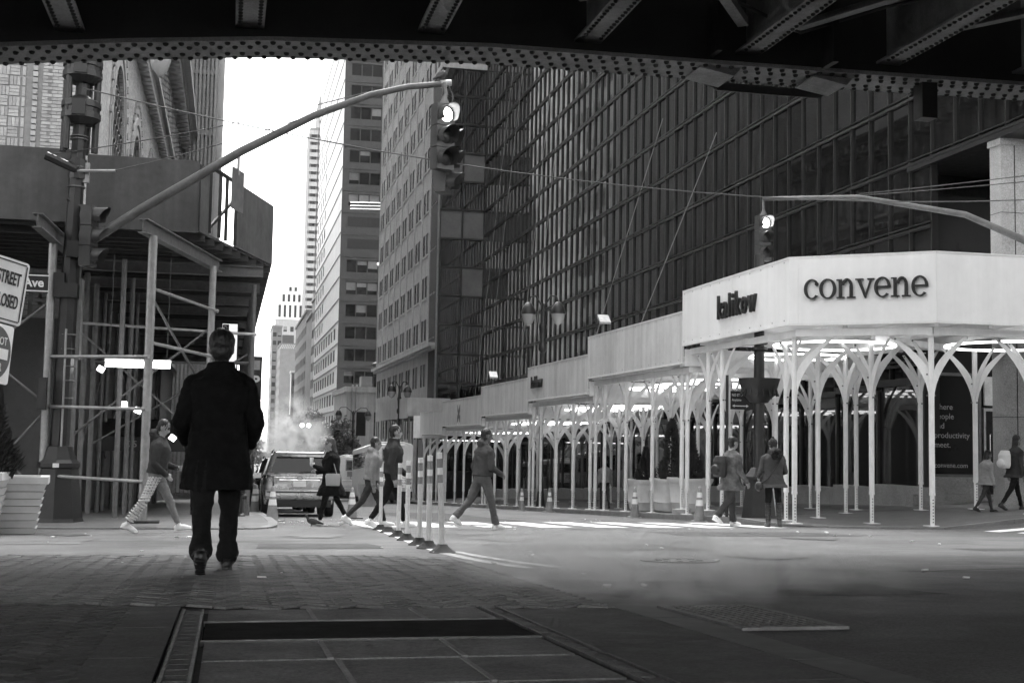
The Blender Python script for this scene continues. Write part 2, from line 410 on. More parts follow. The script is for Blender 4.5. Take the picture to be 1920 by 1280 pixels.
MB().box((2.26,5.42,.006),(2.3,6.58,.02)).box((2.74,5.42,.006),(2.78,6.58,.02)).box((2.3,5.42,.006),(2.74,5.46,.02)).box((2.3,6.54,.006),(2.74,6.58,.02)).build('frame', M_galvd, rg)
for i in range(9): MB().box((2.34+i*.045,5.46,.006),(2.358+i*.045,6.54,.018)).build('bar', M_galvd, rg)
for i in range(12): MB().box((2.3,5.52+i*.088,.006),(2.74,5.535+i*.088,.0165)).build('crossbar', M_galvd, rg)
# patches, cracks and a manhole in the road
M_patch = mat('newer asphalt patch', .05, .9, .25, 1.5, bump=.3, bscale=80, speck=.3); M_patch2 = mat('bleached asphalt patch', .105, .85, .25, 1.2, bump=.3, bscale=80, speck=.3); M_oil = mat('oil stain', .045, .6, .4, 4.)
for x0, y0, x1, y1, m_ in ((3.0,13.5,5.2,15.2,M_patch),(5.6,9.6,8.8,10.5,M_patch2),(-4.2,15.2,-1.6,16.9,M_patch2),(6.8,18.2,9.6,20.4,M_patch),(3.4,18.8,4.6,20.6,M_patch2),(4.4,27.8,6.6,40,M_patch),(8.4,13.2,12.5,14.0,M_patch),(.4,14.0,1.7,15.4,M_patch),(7,30,8.2,46,M_patch2),(3.0,7.3,4.4,8.2,M_patch)):
    j = lambda: random.uniform(-.08,.08); q = [(x0+j(),y0+j()),((x0+x1)/2,y0+j()),(x1+j(),y0+j()),(x1+j(),(y0+y1)/2),(x1+j(),y1+j()),((x0+x1)/2,y1+j()),(x0+j(),y1+j())]
    MB().add([(x,y,gz(x,y)+.0045) for x,y in q], [tuple(range(7))]).build('asphalt_patch', m_, road)
for x, y, r_ in ((3.6,16.4,.35),(5.2,12.2,.5),(8.2,17.2,.4),(6.3,22.1,.45),(1.2,17.8,.4),(4.8,24.4,.3),(-2.1,18.4,.35),(9.6,11.2,.5)):
    q = [(x+r_*random.uniform(.5,1.2)*math.cos(k*.4488), y+r_*1.6*random.uniform(.5,1.2)*math.sin(k*.4488)) for k in range(14)]
    MB().add([(a,b_,gz(a,b_)+.008) for a,b_ in q], [tuple(range(14))]).build('oil_stain', M_oil, road)
for i, (x, y, r_) in enumerate([(4.1,11.3,.36)]):
    mh = tilt_empty(thing('manhole_cover', ['iron manhole cover in the road right of the white posts','iron manhole cover farther out in the roadway'][i], 'manhole cover', (x,y,gz(x,y)+.004)))
    MB().lathe((0,0,0), [(r_,0),(r_,.006),(r_-.03,.009),(r_-.04,.005),(.01,.006)], 24).build('lid', M_slab, mh)
    for k in range(10): MB().obox((math.cos(k*.628)*r_*.55, math.sin(k*.628)*r_*.55, .008), (.05,.05,.006), k*.628).build('stud', M_slab, mh)
for pts in ([(3.2,9.5),(4.4,9.9),(5.6,9.6),(7.2,10.1)], [(3.0,16.5),(4.6,17.2),(6.4,16.6),(8.8,17.4)], [(-3.2,15.4),(-1.6,16.2),(.2,15.8),(1.6,16.4)], [(5.2,7.2),(6.1,7.8),(7.6,7.5)], [(-4,18.2),(-2.4,18.6),(-.6,18.3)]):
    q = []
    for a, b_ in zip(pts, pts[1:]):
        for k in range(5): t = k/5; q.append((a[0]+(b_[0]-a[0])*t+random.uniform(-.05,.05), a[1]+(b_[1]-a[1])*t+random.uniform(-.06,.06)))
    curve_line(q+[pts[-1]], .025, 'tar_seam', M_joint)
lit = MB()
for i in range(150):
    x, y = random.uniform(-5, 10.5), random.uniform(8, 30)
    if random.random() < .3: x, y = random.uniform(.9,3.2), random.uniform(22,29)
    s_ = random.uniform(.008,.028); z0 = gz(x,y)+.006
    lit.obox((x,y,z0+.012), (s_*2.2,s_*1.5,s_*.5), random.uniform(0,3), rx=random.uniform(-.4,.4))
tag(lit.build('litter', mat('litter scraps', .55, .8, .2, 9.)), 'small pale scraps of litter strewn over the roadway', 'litter', kind='stuff')

# ================================================================ viaduct overhead
via = thing('steel_viaduct', 'dark riveted steel viaduct spanning overhead across the top of view', 'viaduct')
ZP = [(-30,1.5),(-14,3.0),(-8,3.75),(-5,4.15),(-2.46,4.45),(-1.13,4.61),(.27,4.75),(2.65,4.88),(5.48,4.91),(9.6,4.97),(16,4.97),(60,4.97)]
def gzv(x):
    for (a, za), (b_, zb) in zip(ZP, ZP[1:]):
        if a <= x <= b_: return za+(zb-za)*(x-a)/(b_-a)
    return 4.97
XS = [-30,-20,-14,-10,-8,-6,-5,-4,-3,-2.46,-1.8,-1.13,-.4,.27,1,1.8,2.65,4,5.48,7.5,9.6,12,16,30,60]
def xband(y0, y1, z0f, z1f, m_, name):
    mb = MB(); vs = []
    for x in XS: vs += [(x,y0,z0f(x)),(x,y1,z0f(x)),(x,y1,z1f(x)),(x,y0,z1f(x))]
    n = len(XS); fs = []
    for i in range(n-1):
        a, b_ = 4*i, 4*(i+1)
        fs += [(a,b_,b_+1,a+1),(a+1,b_+1,b_+2,a+2),(a+2,b_+2,b_+3,a+3),(a+3,b_+3,b_,a)]
    fs += [(0,1,2,3),(4*n-1,4*n-2,4*n-3,4*n-4)]
    return mb.add(vs, fs).build(name, m_, via)
YF0, YF1 = 13.42, 14.05
flange = xband(YF0, YF1, gzv, lambda x: gzv(x)+.045, M_gird, 'bottom_flange')
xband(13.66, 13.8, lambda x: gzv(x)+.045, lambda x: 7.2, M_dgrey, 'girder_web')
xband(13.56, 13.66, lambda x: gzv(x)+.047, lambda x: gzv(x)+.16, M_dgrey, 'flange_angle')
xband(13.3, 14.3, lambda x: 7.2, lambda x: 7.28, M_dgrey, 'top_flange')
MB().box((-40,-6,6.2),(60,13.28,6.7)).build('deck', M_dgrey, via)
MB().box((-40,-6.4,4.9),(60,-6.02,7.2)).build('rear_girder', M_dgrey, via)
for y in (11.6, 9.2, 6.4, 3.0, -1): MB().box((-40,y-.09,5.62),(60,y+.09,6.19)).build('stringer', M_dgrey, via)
riv = MB(); riv.lathe((0,0,0), [(.031,0),(.029,-.014),(.019,-.027),(.006,-.031)], 8); rme = riv.mesh('rivet', M_rivet, 60)
rest = MB(); cnt = 0; rp = []
for r_, yo in enumerate((.055,.2,.43,.575)):
    x = -12+(r_ % 2)*.078
    while x < 22: rp.append((x, YF0+yo)); x += .156
rp.sort(key=lambda p: abs(p[0]-3.6))
for x, y in rp:
    if cnt < 300: link('rivet', rme, flange, (x, y, gzv(x)-.001)); cnt += 1
    else: rest.add([Vector(v_)+Vector((x,y,gzv(x)-.001)) for v_ in riv.v], riv.f)
for i, xc in enumerate([-7.3,-5.45,-3.6,-1.73,.08,2.02,3.8,5.72,7.5,9.3,11.1,13]):
    zb = gzv(xc)+.19; wd = .3
    MB().box((xc-wd/2,-6,zb),(xc+wd/2,13.6,zb+.03)).box((xc-.015,-6,zb+.03),(xc+.015,13.6,6.18)).build('cross_beam', M_gird, via)
    for s_ in (-1, 1):
        y = 10.5
        while y < 13.4: rest.add([Vector(v_)*.8+Vector((xc+s_*.1,y,zb-.001)) for v_ in riv.v], riv.f); y += .1
tag(rest.build('rivet', M_rivet, via), kind='stuff')
for a, b_ in (((4.0,11.2,5.45),(5.5,13.2,5.3)), ((7.7,11.0,5.5),(6.1,13.2,5.3)), ((9.2,11.3,5.4),(7.8,13.0,5.35)), ((2.2,11.0,5.45),(3.6,13.0,5.35))):
    MB().beam(a, b_, .12, .02).beam(Vector(a)+Vector((.05,0,.05)), Vector(b_)+Vector((.05,0,.05)), .02, .1).build('lateral_brace', M_gird, via)
light_blocker = MB().box((9.6,.5,-1.5),(14,10.6,5.0)).build('pier', mat('light blocker masonry', .12, .9, .2, 1., bump=.2), via)  # unseen pier, added out of frame to block side light and darken the road
for k in range(9): MB().box((9.55,.45,-1.2+k*.7),(14.05,10.65,-.62+k*.7)).build('blocker_course', MATS['light blocker masonry'], light_blocker)
# splice bracket of the pier knee, lower right of centre
MB().prism([(0,0),(1.7,0),(1.5,-.1),(.2,-.1)], (5.35,14.09,4.905), (1,0,0), (0,0,1), -.03).build('gusset_plate', M_dgrey, via)
for xa in (5.1,6.5): MB().prism([(0,0),(.5,0),(.42,-.09),(.0,-.02)], (xa,13.5,4.9), (1,0,0), (0,0,1), -.5).build('cover_plate', M_gird, via)
MB().box((7.92,13.55,4.52),(8.12,13.75,5.0)).build('drain_box', M_black, via)
MB().box((6.55,13.1,4.95),(6.62,13.4,6.1)).build('stiffener', M_dgrey, via)
MB().box((5.2,13.2,5.0),(5.26,13.5,6.1)).build('stiffener', M_dgrey, via)
tag(MB().tube([(4.9,12.7,5.5),(6.2,13.2,5.28),(7.1,13.1,5.6),(8.6,12.2,5.9)], .02, 6).build('drooping_cable', M_wire), 'thin black cable drooping between viaduct beams overhead', 'cable')
# ================================================================ buildings
def brick_mat(name, val, mort, axis, bw_=.22, bh=.075, var=.2):
    m = mat(name, val, .9, .14, .5, streak=.12)
    n = m.node_tree.nodes; l = m.node_tree.links; b = n['Principled BSDF']
    src = b.inputs['Base Color'].links[0].from_socket
    geo = n.new('ShaderNodeNewGeometry'); sp = n.new('ShaderNodeSeparateXYZ'); cb = n.new('ShaderNodeCombineXYZ')
    l.new(geo.outputs['Position'], sp.inputs[0]); l.new(sp.outputs['Y' if axis == 'Y' else 'X'], cb.inputs[0]); l.new(sp.outputs['Z'], cb.inputs[1])
    t = n.new('ShaderNodeTexBrick'); t.inputs['Scale'].default_value = 1; t.inputs['Brick Width'].default_value = bw_; t.inputs['Row Height'].default_value = bh
    t.inputs['Mortar Size'].default_value = .007; t.inputs['Mortar Smooth'].default_value = .3
    t.inputs['Color1'].default_value = (1-var,)*3+(1,); t.inputs['Color2'].default_value = (1+var,)*3+(1,); t.inputs['Mortar'].default_value = (mort,)*3+(1,)
    l.new(cb.outputs[0], t.inputs['Vector'])
    mm = n.new('ShaderNodeMath'); mm.operation = 'MULTIPLY'; l.new(src, mm.inputs[0]); l.new(t.outputs['Color'], mm.inputs[1]); l.new(mm.outputs[0], b.inputs['Base Color'])
    bp = n.new('ShaderNodeBump'); bp.inputs['Strength'].default_value = .5; bp.inputs['Distance'].default_value = .012; bp.invert = True
    l.new(t.outputs['Fac'], bp.inputs['Height']); l.new(bp.outputs[0], b.inputs['Normal'])
    return m
M_bY = brick_mat('buff brick courses along street', .34, .55, 'Y'); M_bX = brick_mat('buff brick courses along avenue', .28, .6, 'X')
M_brY = brick_mat('brown brick courses along street', .38, .8, 'Y', var=.12); M_brX = brick_mat('brown brick courses along avenue', .3, .8, 'X', var=.12)

def frame_of(u):
    u = Vector((u[0], u[1], 0)).normalized(); n = Vector((u.y, -u.x, 0)); return u, n, math.atan2(u.y, u.x)
def holed(org, u, W, z0, z1, rects, depth=.2, mb=None, mi=0):
    """a wall face with real openings and reveals; rects (a0,a1,b0,b1) along u and in z"""
    mb = mb or MB(); u, n, _ = frame_of(u); o = Vector(org)
    xs = sorted({0, W, *[round(r[0],4) for r in rects], *[round(r[1],4) for r in rects]}); zs = sorted({z0, z1, *[round(r[2],4) for r in rects], *[round(r[3],4) for r in rects]})
    ix = {v_: i for i, v_ in enumerate(xs)}; iz = {v_: i for i, v_ in enumerate(zs)}; hole = set()
    for r in rects:
        for i in range(ix[round(r[0],4)], ix[round(r[1],4)]):
            for j in range(iz[round(r[2],4)], iz[round(r[3],4)]): hole.add((i, j))
    P = lambda a, z, d=0.: (o.x+u.x*a-n.x*d, o.y+u.y*a-n.y*d, z)
    for j in range(len(zs)-1):
        i = 0
        while i < len(xs)-1:
            if (i, j) in hole: i += 1; continue
            k = i
            while k+1 < len(xs)-1 and (k+1, j) not in hole: k += 1
            mb.add([P(xs[i],zs[j]), P(xs[k+1],zs[j]), P(xs[k+1],zs[j+1]), P(xs[i],zs[j+1])], [(0,1,2,3)], mi); i = k+1
    for a, b_, c, d in rects:
        q = [P(a,c),P(b_,c),P(b_,d),P(a,d)]; r = [P(a,c,depth),P(b_,c,depth),P(b_,d,depth),P(a,d,depth)]
        mb.add(q+r, [(0,1,5,4),(1,2,6,5),(2,3,7,6),(3,0,4,7)], mi)
    return mb
WM = {}
def window_mesh(w_, h_, style, fr=None, gl=None):
    key = (round(w_,2), round(h_,2), style)
    if key in WM: return WM[key]
    mb = MB(); f = min(.06, w_*.07)
    mb.box((0,.0,0),(f,.06,h_)).box((w_-f,.0,0),(w_,.06,h_)).box((f,.0,0),(w_-f,.06,f)).box((f,.0,h_-f),(w_-f,.06,h_))
    if style == 'dh': mb.box((f,.005,h_*.5-.03),(w_-f,.05,h_*.5+.03))
    if style == 'tri': mb.box((w_/3-.03,.005,f),(w_/3+.03,.05,h_-f)).box((2*w_/3-.03,.005,f),(2*w_/3+.03,.05,h_-f))
    mb.add([(f,.055,f),(w_-f,.055,f),(w_-f,.055,h_-f),(f,.055,h_-f)], [(0,1,2,3)], 1)
    if style.startswith('blind'):
        t = {'blind1': .62, 'blind2': .35, 'blind3': .12}[style]
        mb.add([(f,.05,h_*t),(w_-f,.05,h_*t),(w_-f,.05,h_-f),(f,.05,h_-f)], [(0,1,2,3)], 2)
    WM[key] = mb.mesh('window', [fr or M_wframe, gl or M_win, M_winl]); return WM[key]
def windows(parent, org, u, rects, depth, styles=('dh',), inset=.0):
    u, n, rz = frame_of(u)
    for a, b_, c, d in rects:
        o = link('window', window_mesh(b_-a, d-c, random.choice(styles)), parent)
        p = Vector(org)+u*a-n*(depth-.07); o.location = (p.x, p.y, c); o.rotation_euler.z = rz

# ---------------------------------------------------------------- ornate brick building, near left corner
ob = thing('brick_building', 'ornate buff brick building with tall arched windows behind scaffold', 'building')
XW, YW = -3.56, 30.0
def gl(y): return gz(0, y)
MB().box((-40,YW+.02,-3),(XW-.5,YW+60,34)).build('core', mat('dark interior', .01, .9), ob)
fw_ = holed((-40,YW,0), (1,0), 40+XW, -3, 34, [], .1).build('wall', M_mortar, ob)
bk = MB().box((0,-.028,0),(.205,.0,.068)); bme = bk.mesh('brick', M_brickL); bv = MB().box((0,-.028,0),(.068,.0,.205)); bvme = bv.mesh('brick', M_brickL); bh = MB().box((0,-.07,0),(.1,.0,.1)); bhme = bh.mesh('brick', M_brickL)
lst = []
z = 3.2
r_ = 0
while z < 11.2:
    # running bond field between the header column and the corner
    x = XW-.78+(-.108 if r_ % 2 else 0)
    while x < XW-.06:
        lst.append((bme, bk, max(x, XW-.79), z)); x += .217
    for cx in (XW-1.02, XW-.92):
        pass
    # basket weave panels to the left of it
    z += .08; r_ += 1
z = 3.2
while z < 11.2:
    lst.append((bhme, bh, XW-.99, z)); lst.append((bhme, bh, XW-1.24, z+.02)) if False else None
    z += .135
zz = 3.2; k = 0
while zz < 11.2:
    for c_ in range(6):
        x = XW-1.25-.235*(c_+1)
        if (c_+k) % 2:
            for t in range(3): lst.append((bme, bk, x, zz+t*.077))
        else:
            for t in range(3): lst.append((bvme, bv, x+t*.077, zz))
    for t in range(3): lst.append((bvme, bv, XW-1.22+.0, zz)) if t == 0 else None
    zz += .235; k += 1
vis = [q for q in lst if 6.2 < q[3] < 9.6]; oth = [q for q in lst if not 6.2 < q[3] < 9.6]
vis.sort(key=lambda q: (abs(q[2]-XW+1)+abs(q[3]-7.9)))
rest = MB()
for i, (me, mb_, x, z) in enumerate(vis+oth):
    if i < 300: link('brick', me, fw_, (x, YW-.001, z))
    else: rest.add([Vector(v_)+Vector((x, YW-.001, z)) for v_ in mb_.v], mb_.f)
tag(rest.build('brick', M_brickL, fw_), kind='stuff')
MB().box((-40,YW-.05,-3),(XW+.0,YW-.002,3.15)).build('stone_base', mat('dark stone base', .05, .6, .2, 1.5, bump=.1), ob)
# street side: bays with arched openings under a corbel table and a bracketed cornice
M_terr = mat('terracotta trim', .29, .8, .15, 5., bump=.2)
MB().box((XW-.6,YW+.02,-5),(XW-.001,84,4.6)).build('stone_base', MATS['dark stone base'], ob)
def arch_poly(W, z0, zs_, z1, cw, seg=14):
    a = (W-cw)/2; r = cw/2
    pts = [(0,z0),(a,z0),(a,zs_)]
    for i in range(1, seg): t = math.pi*(1-i/seg); pts.append((W/2+r*math.cos(t), zs_+r*1.25*math.sin(t)))
    pts += [(W-a,zs_),(W-a,z0),(W,z0),(W,z1),(0,z1)]
    return pts
bays = [(30.0,6.2,3.0,False),(36.2,7.4,4.0,True),(43.6,7.4,4.6,True),(51.0,8.2,4.6,True),(59.2,8.2,4.8,True),(67.4,8.2,4.8,True),(75.6,8.4,4.8,True)]
for y0, W, cw, op in bays:
    zs_ = 9.2 if y0 < 43 else 8.4
    if op: poly = arch_poly(W, 4.6, zs_, 14.0, cw)
    else: poly = [(0,4.6),(W,4.6),(W,14.0),(0,14.0)]
    MB().prism(poly, (XW-.2,y0,0), (0,1,0), (0,0,1), .2).build('wall_bay', M_bY, ob)
    if not op: continue
    for dr, pr in ((0.0,.03),(.3,.06),(.62,.03)):       # stepped archivolts
        rr_ = cw/2+dr+.02; th = .2; vs = []; fs = []; sg = 16
        for i in range(sg+1):
            t = math.pi*i/sg
            for rq in (rr_, rr_+th):
                for px_ in (XW+.001, XW+pr): vs.append((px_, y0+W/2+rq*math.cos(t), zs_+rq*1.25*math.sin(t)))
        for i in range(sg):
            a = 4*i; b_ = a+4; fs += [(a+1,b_+1,b_+3,a+3),(a,b_,b_+1,a+1),(a+2,a+3,b_+3,b_+2)]
        fs += [(0,1,3,2),(4*sg,4*sg+2,4*sg+3,4*sg+1)]
        MB().add(vs, fs).build('archivolt', M_terr, ob)
        for s_ in (-1, 1): MB().box((XW+.001, y0+W/2+s_*(rr_+th/2)-th/2, 4.7),(XW+pr, y0+W/2+s_*(rr_+th/2)+th/2, zs_-.01)).build('jamb', M_terr, ob)
    rr_ = cw/2+.93                                     # ring of dentil blocks
    for i in range(1, 22):
        t = math.pi*i/22; MB().obox((XW+.03, y0+W/2+rr_*math.cos(t), zs_+rr_*1.25*math.sin(t)), (.09,.16,.2)).build('dentil', M_terr, ob)
    wdw = MB(); wdw.box((XW-.14,y0+W/2-cw/2+.02,4.7),(XW-.1,y0+W/2+cw/2-.02,zs_+cw*.63))
    wo = wdw.build('window', M_black, ob)
    lat = MB()
    zq = 5.0
    while zq < zs_+cw*.55: lat.box((XW-.09,y0+W/2-cw/2+.05,zq),(XW-.06,y0+W/2+cw/2-.05,zq+.07)); zq += .55
    for c_ in range(1, 6): lat.box((XW-.09,y0+W/2-cw/2+cw*c_/6-.04,4.7),(XW-.065,y0+W/2-cw/2+cw*c_/6+.04,zs_+cw*.5))
    zq = 5.2
    while zq < zs_+cw*.4:
        for c_ in range(6):
            cy = y0+W/2-cw/2+cw*(c_+.5)/6
            lat.tube([(XW-.07,cy+.26*math.cos(t*math.pi/4),zq+.26*math.sin(t*math.pi/4)) for t in range(9)], .035, 4)
        zq += .55
    tag(lat.build('tracery', mat('tracery iron', .07, .7, .2, 5.), wo), kind='stuff')
for z0, z1, pr in ((14.0,14.3,.35),(14.3,14.5,.5),(19.0,19.35,.3),(19.35,19.8,.7),(19.8,20.3,1.0),(4.62,4.9,.25)):
    MB().box((XW-.6,YW,z0),(XW+pr,84,z1)).build('cornice' if z0 > 15 else 'string_course', M_terr, ob)
dent = MB().box((0,-.14,-.35),(.34,.14,0)).mesh('corbel', M_terr); y = YW+.4; n_ = 0
while y < 83.5: link('corbel', dent, ob, (XW, y, 13.99)); y += .62
dent2 = MB().box((0,-.2,-.5),(.62,.2,0)).mesh('corbel', M_terr); y = YW+.5
while y < 83.5: link('corbel', dent2, ob, (XW, y, 19.34)); y += .95
MB().box((XW-1.0,YW,14.5),(XW-.35,84,19.0)).build('arcade_back', M_bY, ob)
colm = MB()
zq = 14.52
while zq < 18.7: colm.box((-.36,-.17,zq),(.03,.17,zq+.2)); colm.box((-.34,-.12,zq+.2),(-.04,.12,zq+.28)); zq += .28
cme = colm.mesh('quoined_pier', M_brickL); y = YW+.6; k = 0
while y < 83.5: link('quoined_pier', cme, ob, (XW, y, 0)); y += 1.35 if k % 3 else 1.0; k += 1
MB().box((XW-.6,YW,18.72),(XW+.02,84,18.99)).build('arcade_head', M_terr, ob)
MB().box((XW-.6,YW,20.31),(XW-.02,84,33)).build('wall', M_bY, ob)
# projecting wing with vertical brick piers
wg = thing('pier_tower', 'buff brick tower with close vertical piers beyond the arched building', 'building')
MB().box((-12,84.3,-4),(-1.6,122,62)).build('core', M_bX, wg)
for i in range(9):
    x = -3.5+i*.245; MB().box((x-.075,84.0,-3),(x+.075,84.29,58)).build('pier', M_terr if i % 2 else M_brickL, wg)
for i in range(34): MB().box((-1.6,84.5+i*1.1,-3),(-1.42,85.0+i*1.1,58)).build('pier', M_terr, wg)
for z in (8,12,16,20,24,28): MB().box((-3.6,84.02,z),(-1.5,84.2,z+.3)).build('spandrel', M_gbrick, wg)
# the rest of that side of the street: seen in the glass opposite
def plain_building(name, label, lo, hi, m_, side, fl=3.4, ww=1.5, gap=1.3, wh=1.9):
    t = thing(name, label, 'building'); x0, y0 = lo; x1, y1, H_ = hi
    MB().box((x0,y0,-9),(x1-.3 if side > 0 else x1,y1,H_-.2)).build('core', MATS['dark interior'], t)
    W = y1-y0; u = (0,1) if side > 0 else (0,-1); org = (x1,y0,0) if side > 0 else (x0,y1,0); rects = []
    z = 2.0
    while z+wh < H_-1:
        a = .8
        while a+ww < W-.5: rects.append((a,a+ww,z,z+wh)); a += ww+gap
        z += fl
    holed(org, u, W, -9, H_, rects, .25).build('wall', m_, t)
    pn = MB(); uu_, n2, _ = frame_of(u)
    for a, b_, c, d in rects:
        q = [Vector(org)+uu_*k-n2*.2 for k in (a, b_)]; pn.add([(q[0].x,q[0].y,c),(q[1].x,q[1].y,c),(q[1].x,q[1].y,d),(q[0].x,q[0].y,d)], [(0,1,2,3)])
    tag(pn.build('window', M_win, t), kind='stuff')
    MB().box((x0,y0,H_),(x1+.2,y1,H_+.5)).build('roof', M_gbrick, t)
    return t
plain_building('office_building', 'mid grey office building beyond the brick tower, mirrored in the glass', (-20,122.5), (-3.2,140,46), M_gbrick, 1)
plain_building('office_building', 'pale stone office building mirrored in the dark glass facade', (-20,140.5), (-3.2,196,70), M_stonel, 1, ww=.7, gap=1.5)
plain_building('office_building', 'dark brick office building far along on that side', (-20,196.5), (-3.2,320,40), M_dbrick, 1)

# ---------------------------------------------------------------- dark glass tower, right
gt = thing('glass_tower', 'dark glass curtain wall office tower above the white sidewalk shed', 'building')
XG = 17.4; PW = 1.08; PH = 1.76; YN = 29.3; NC = 55; ZB = 1.01; NR = 21
YF = YN+PW*NC
MB().box((XG+.35,31.6,-4),(XG+30,YF,ZB+PH*NR)).box((XG+.35,25.4,8.4),(XG+30,31.59,ZB+PH*NR)).build('core', MATS['dark interior'], gt)
pme = MB().box((-.0,0,0),(.02,PW-.05,PH-.05)).mesh('pane', M_glassd); rest = MB(); cand = []
for c_ in range(-4, NC):
    for r_ in range(NR):
        y = YN+c_*PW; z = ZB+r_*PH
        if c_ < 0 and z < 7.4: continue
        d = math.hypot(XG, y); el = (z-EYE)/d
        cand.append((d if (.07 < el < .31) else 200+d, y, z))
cand.sort()
for i, (d, y, z) in enumerate(cand):
    rx, rz = random.gauss(0,.0035), random.gauss(0,.0035)
    if i < 300:
        o = link('pane', pme, gt, (XG+.02, y+.025, z+.025)); o.rotation_euler = (0, rx, rz)
    else:
        M = Matrix.Rotation(rz, 3, 'Z') @ Matrix.Rotation(rx, 3, 'Y')
        rest.add([M @ Vector(q) + Vector((XG+.02, y+.025, z+.025)) for q in [(0,0,0),(.0,0,PH-.05),(0,PW-.05,PH-.05),(0,PW-.05,0)]], [(0,1,2,3)])
tag(rest.build('pane', M_glassd, gt), kind='stuff')
m1 = MB().box((-.05,-.03,ZB),(.13,.03,ZB+PH*NR)).mesh('mullion', M_mull); m1b = MB().box((-.05,-.03,8.02),(.13,.03,ZB+PH*NR)).mesh('mullion', M_mull)
for c_ in range(-4, NC+1): link('mullion', m1 if c_ >= 0 else m1b, gt, (XG, YN+c_*PW, 0))
for r_ in range(NR+1):
    z = ZB+r_*PH; y0 = YN if z < 7.4 else 25.0
    MB().box((XG-.06,y0,z-.04),(XG+.12,YF,z+.04)).build('transom', M_mull, gt)
    MB().box((XG-.065,y0,z+.09),(XG+.1,YF,z+.125)).build('transom', M_mull, gt)
# avenue-side return of the overhang, soffit and lobby front
MB().box((XG,25.0,8.0),(XG+25,25.12,ZB+PH*NR)).build('avenue_face', M_glassd, gt)
MB().box((XG-.1,24.95,7.86),(XG+25,30.4,7.98)).build('soffit', M_mull, gt)
for x, y in ((18.2,27.6),(20.4,28.3)): MB().lathe((x,y,7.82), [(.16,0),(.16,.03)], 16).build('downlight', mat('downlight glass', .5, .4), gt)
MB().box((XG+.2,31.2,-1),(XG+25,31.4,7.4)).build('lobby_wall', MATS['dark interior'], gt)
for i in range(5):
    x = XG+.25+i*2.2
    MB().box((x,30.3,-.1),(x+2.08,30.34,7.3)).build('lobby_pane', M_win, gt)
    MB().box((x-.1,30.22,-1),(x-.01,30.42,7.38)).build('lobby_mullion', M_mull, gt)
MB().box((XG+.2,30.2,3.2),(XG+11,30.29,3.36)).build('lobby_transom', M_mull, gt)
MB().box((XG-.1,29.9,-2),(XG+1.9,30.19,-.12)).build('plinth', M_stone, gt)
MB().box((XG-.5,29.5,-2),(XG+6,29.85,-.55)).build('step', M_stone, gt)
MB().box((XG-.3,29.15,-2),(XG+6,29.49,-.7)).build('step', M_stone, gt)
# ground floor shop glazing along the street
for i in range(24):
    y = YN+.2+i*2.4; zf = gz(XG-1, y+2.4)+.75; z1 = max(zf+2.6, .3)
    MB().box((XG-.35,y-.1,-6),(XG+.3,y+2.295,zf)).build('plinth', M_stone, gt)
    MB().box((XG-.16,y,zf+.02),(XG-.13,y+2.3,z1)).build('shop_pane', M_glassd, gt); MB().box((XG-.22,y-.1,zf+.005),(XG-.1,y-.0,z1)).build('shop_mullion', M_black, gt)
    MB().box((XG-.26,y-.1,z1+.003),(XG-.12,y+2.295,z1+.18)).build('shop_head', M_mull, gt)
# window with writing, white door head, granite corner column
wn = MB().box((XG+.32,30.1,-.05),(XG+1.72,30.14,2.5)).build('shop_window', M_win, gt)
MB().box((XG+.24,30.06,-.12),(XG+.32,30.16,2.58)).box((XG+1.72,30.06,-.12),(XG+1.8,30.16,2.58)).box((XG+.32,30.06,2.5),(XG+1.72,30.16,2.58)).box((XG+.32,30.06,-.12),(XG+1.72,30.16,-.05)).build('frame', M_galvd, wn)
M_txt = mat('pale window lettering', .38, .7, .05, 3.)
for i, s_ in enumerate(('where', 'people', 'and', 'productivity', 'meet.')): letters(s_, .21, M_txt, wn, (XG+.45,30.09,1.62-i*.245), (1,0,0), (0,0,1), .002)
letters('convene.com', .18, M_txt, wn, (XG+.45,30.09,.12), (1,0,0), (0,0,1), .002)
MB().box((XG+1.9,30.05,1.75),(XG+2.5,30.12,2.5)).build('door_head', mat('white sign board', .6, .5), gt)
dr = MB().box((XG+1.9,30.08,-.5),(XG+2.9,30.12,1.6)).build('door', M_win, gt)
MB().box((XG+1.86,30.04,-.5),(XG+1.92,30.14,1.68)).box((XG+1.92,30.04,1.6),(XG+2.9,30.14,1.68)).build('frame', M_galv, dr); MB().tube([(XG+2.0,30.0,.1),(XG+2.0,30.0,1.0)], .015).build('handle', M_chrome, dr)
cl_ = MB(); cl_.box((XG-.02,26.3,-2),(XG+2.6,26.75,7.8)); co = cl_.build('column', M_stone, gt)
for z in (1.35,3.75,6.1): MB().box((XG-.025,26.294,z),(XG+2.605,26.756,z+.012)).build('joint', M_joint, co)
MB().box((XG+.32,26.292,-2),(XG+.34,26.299,7.79)).build('joint', M_joint, co)
MB().box((XG-.06,26.26,7.7),(XG+2.8,26.79,7.855)).build('capital', M_stone, co)

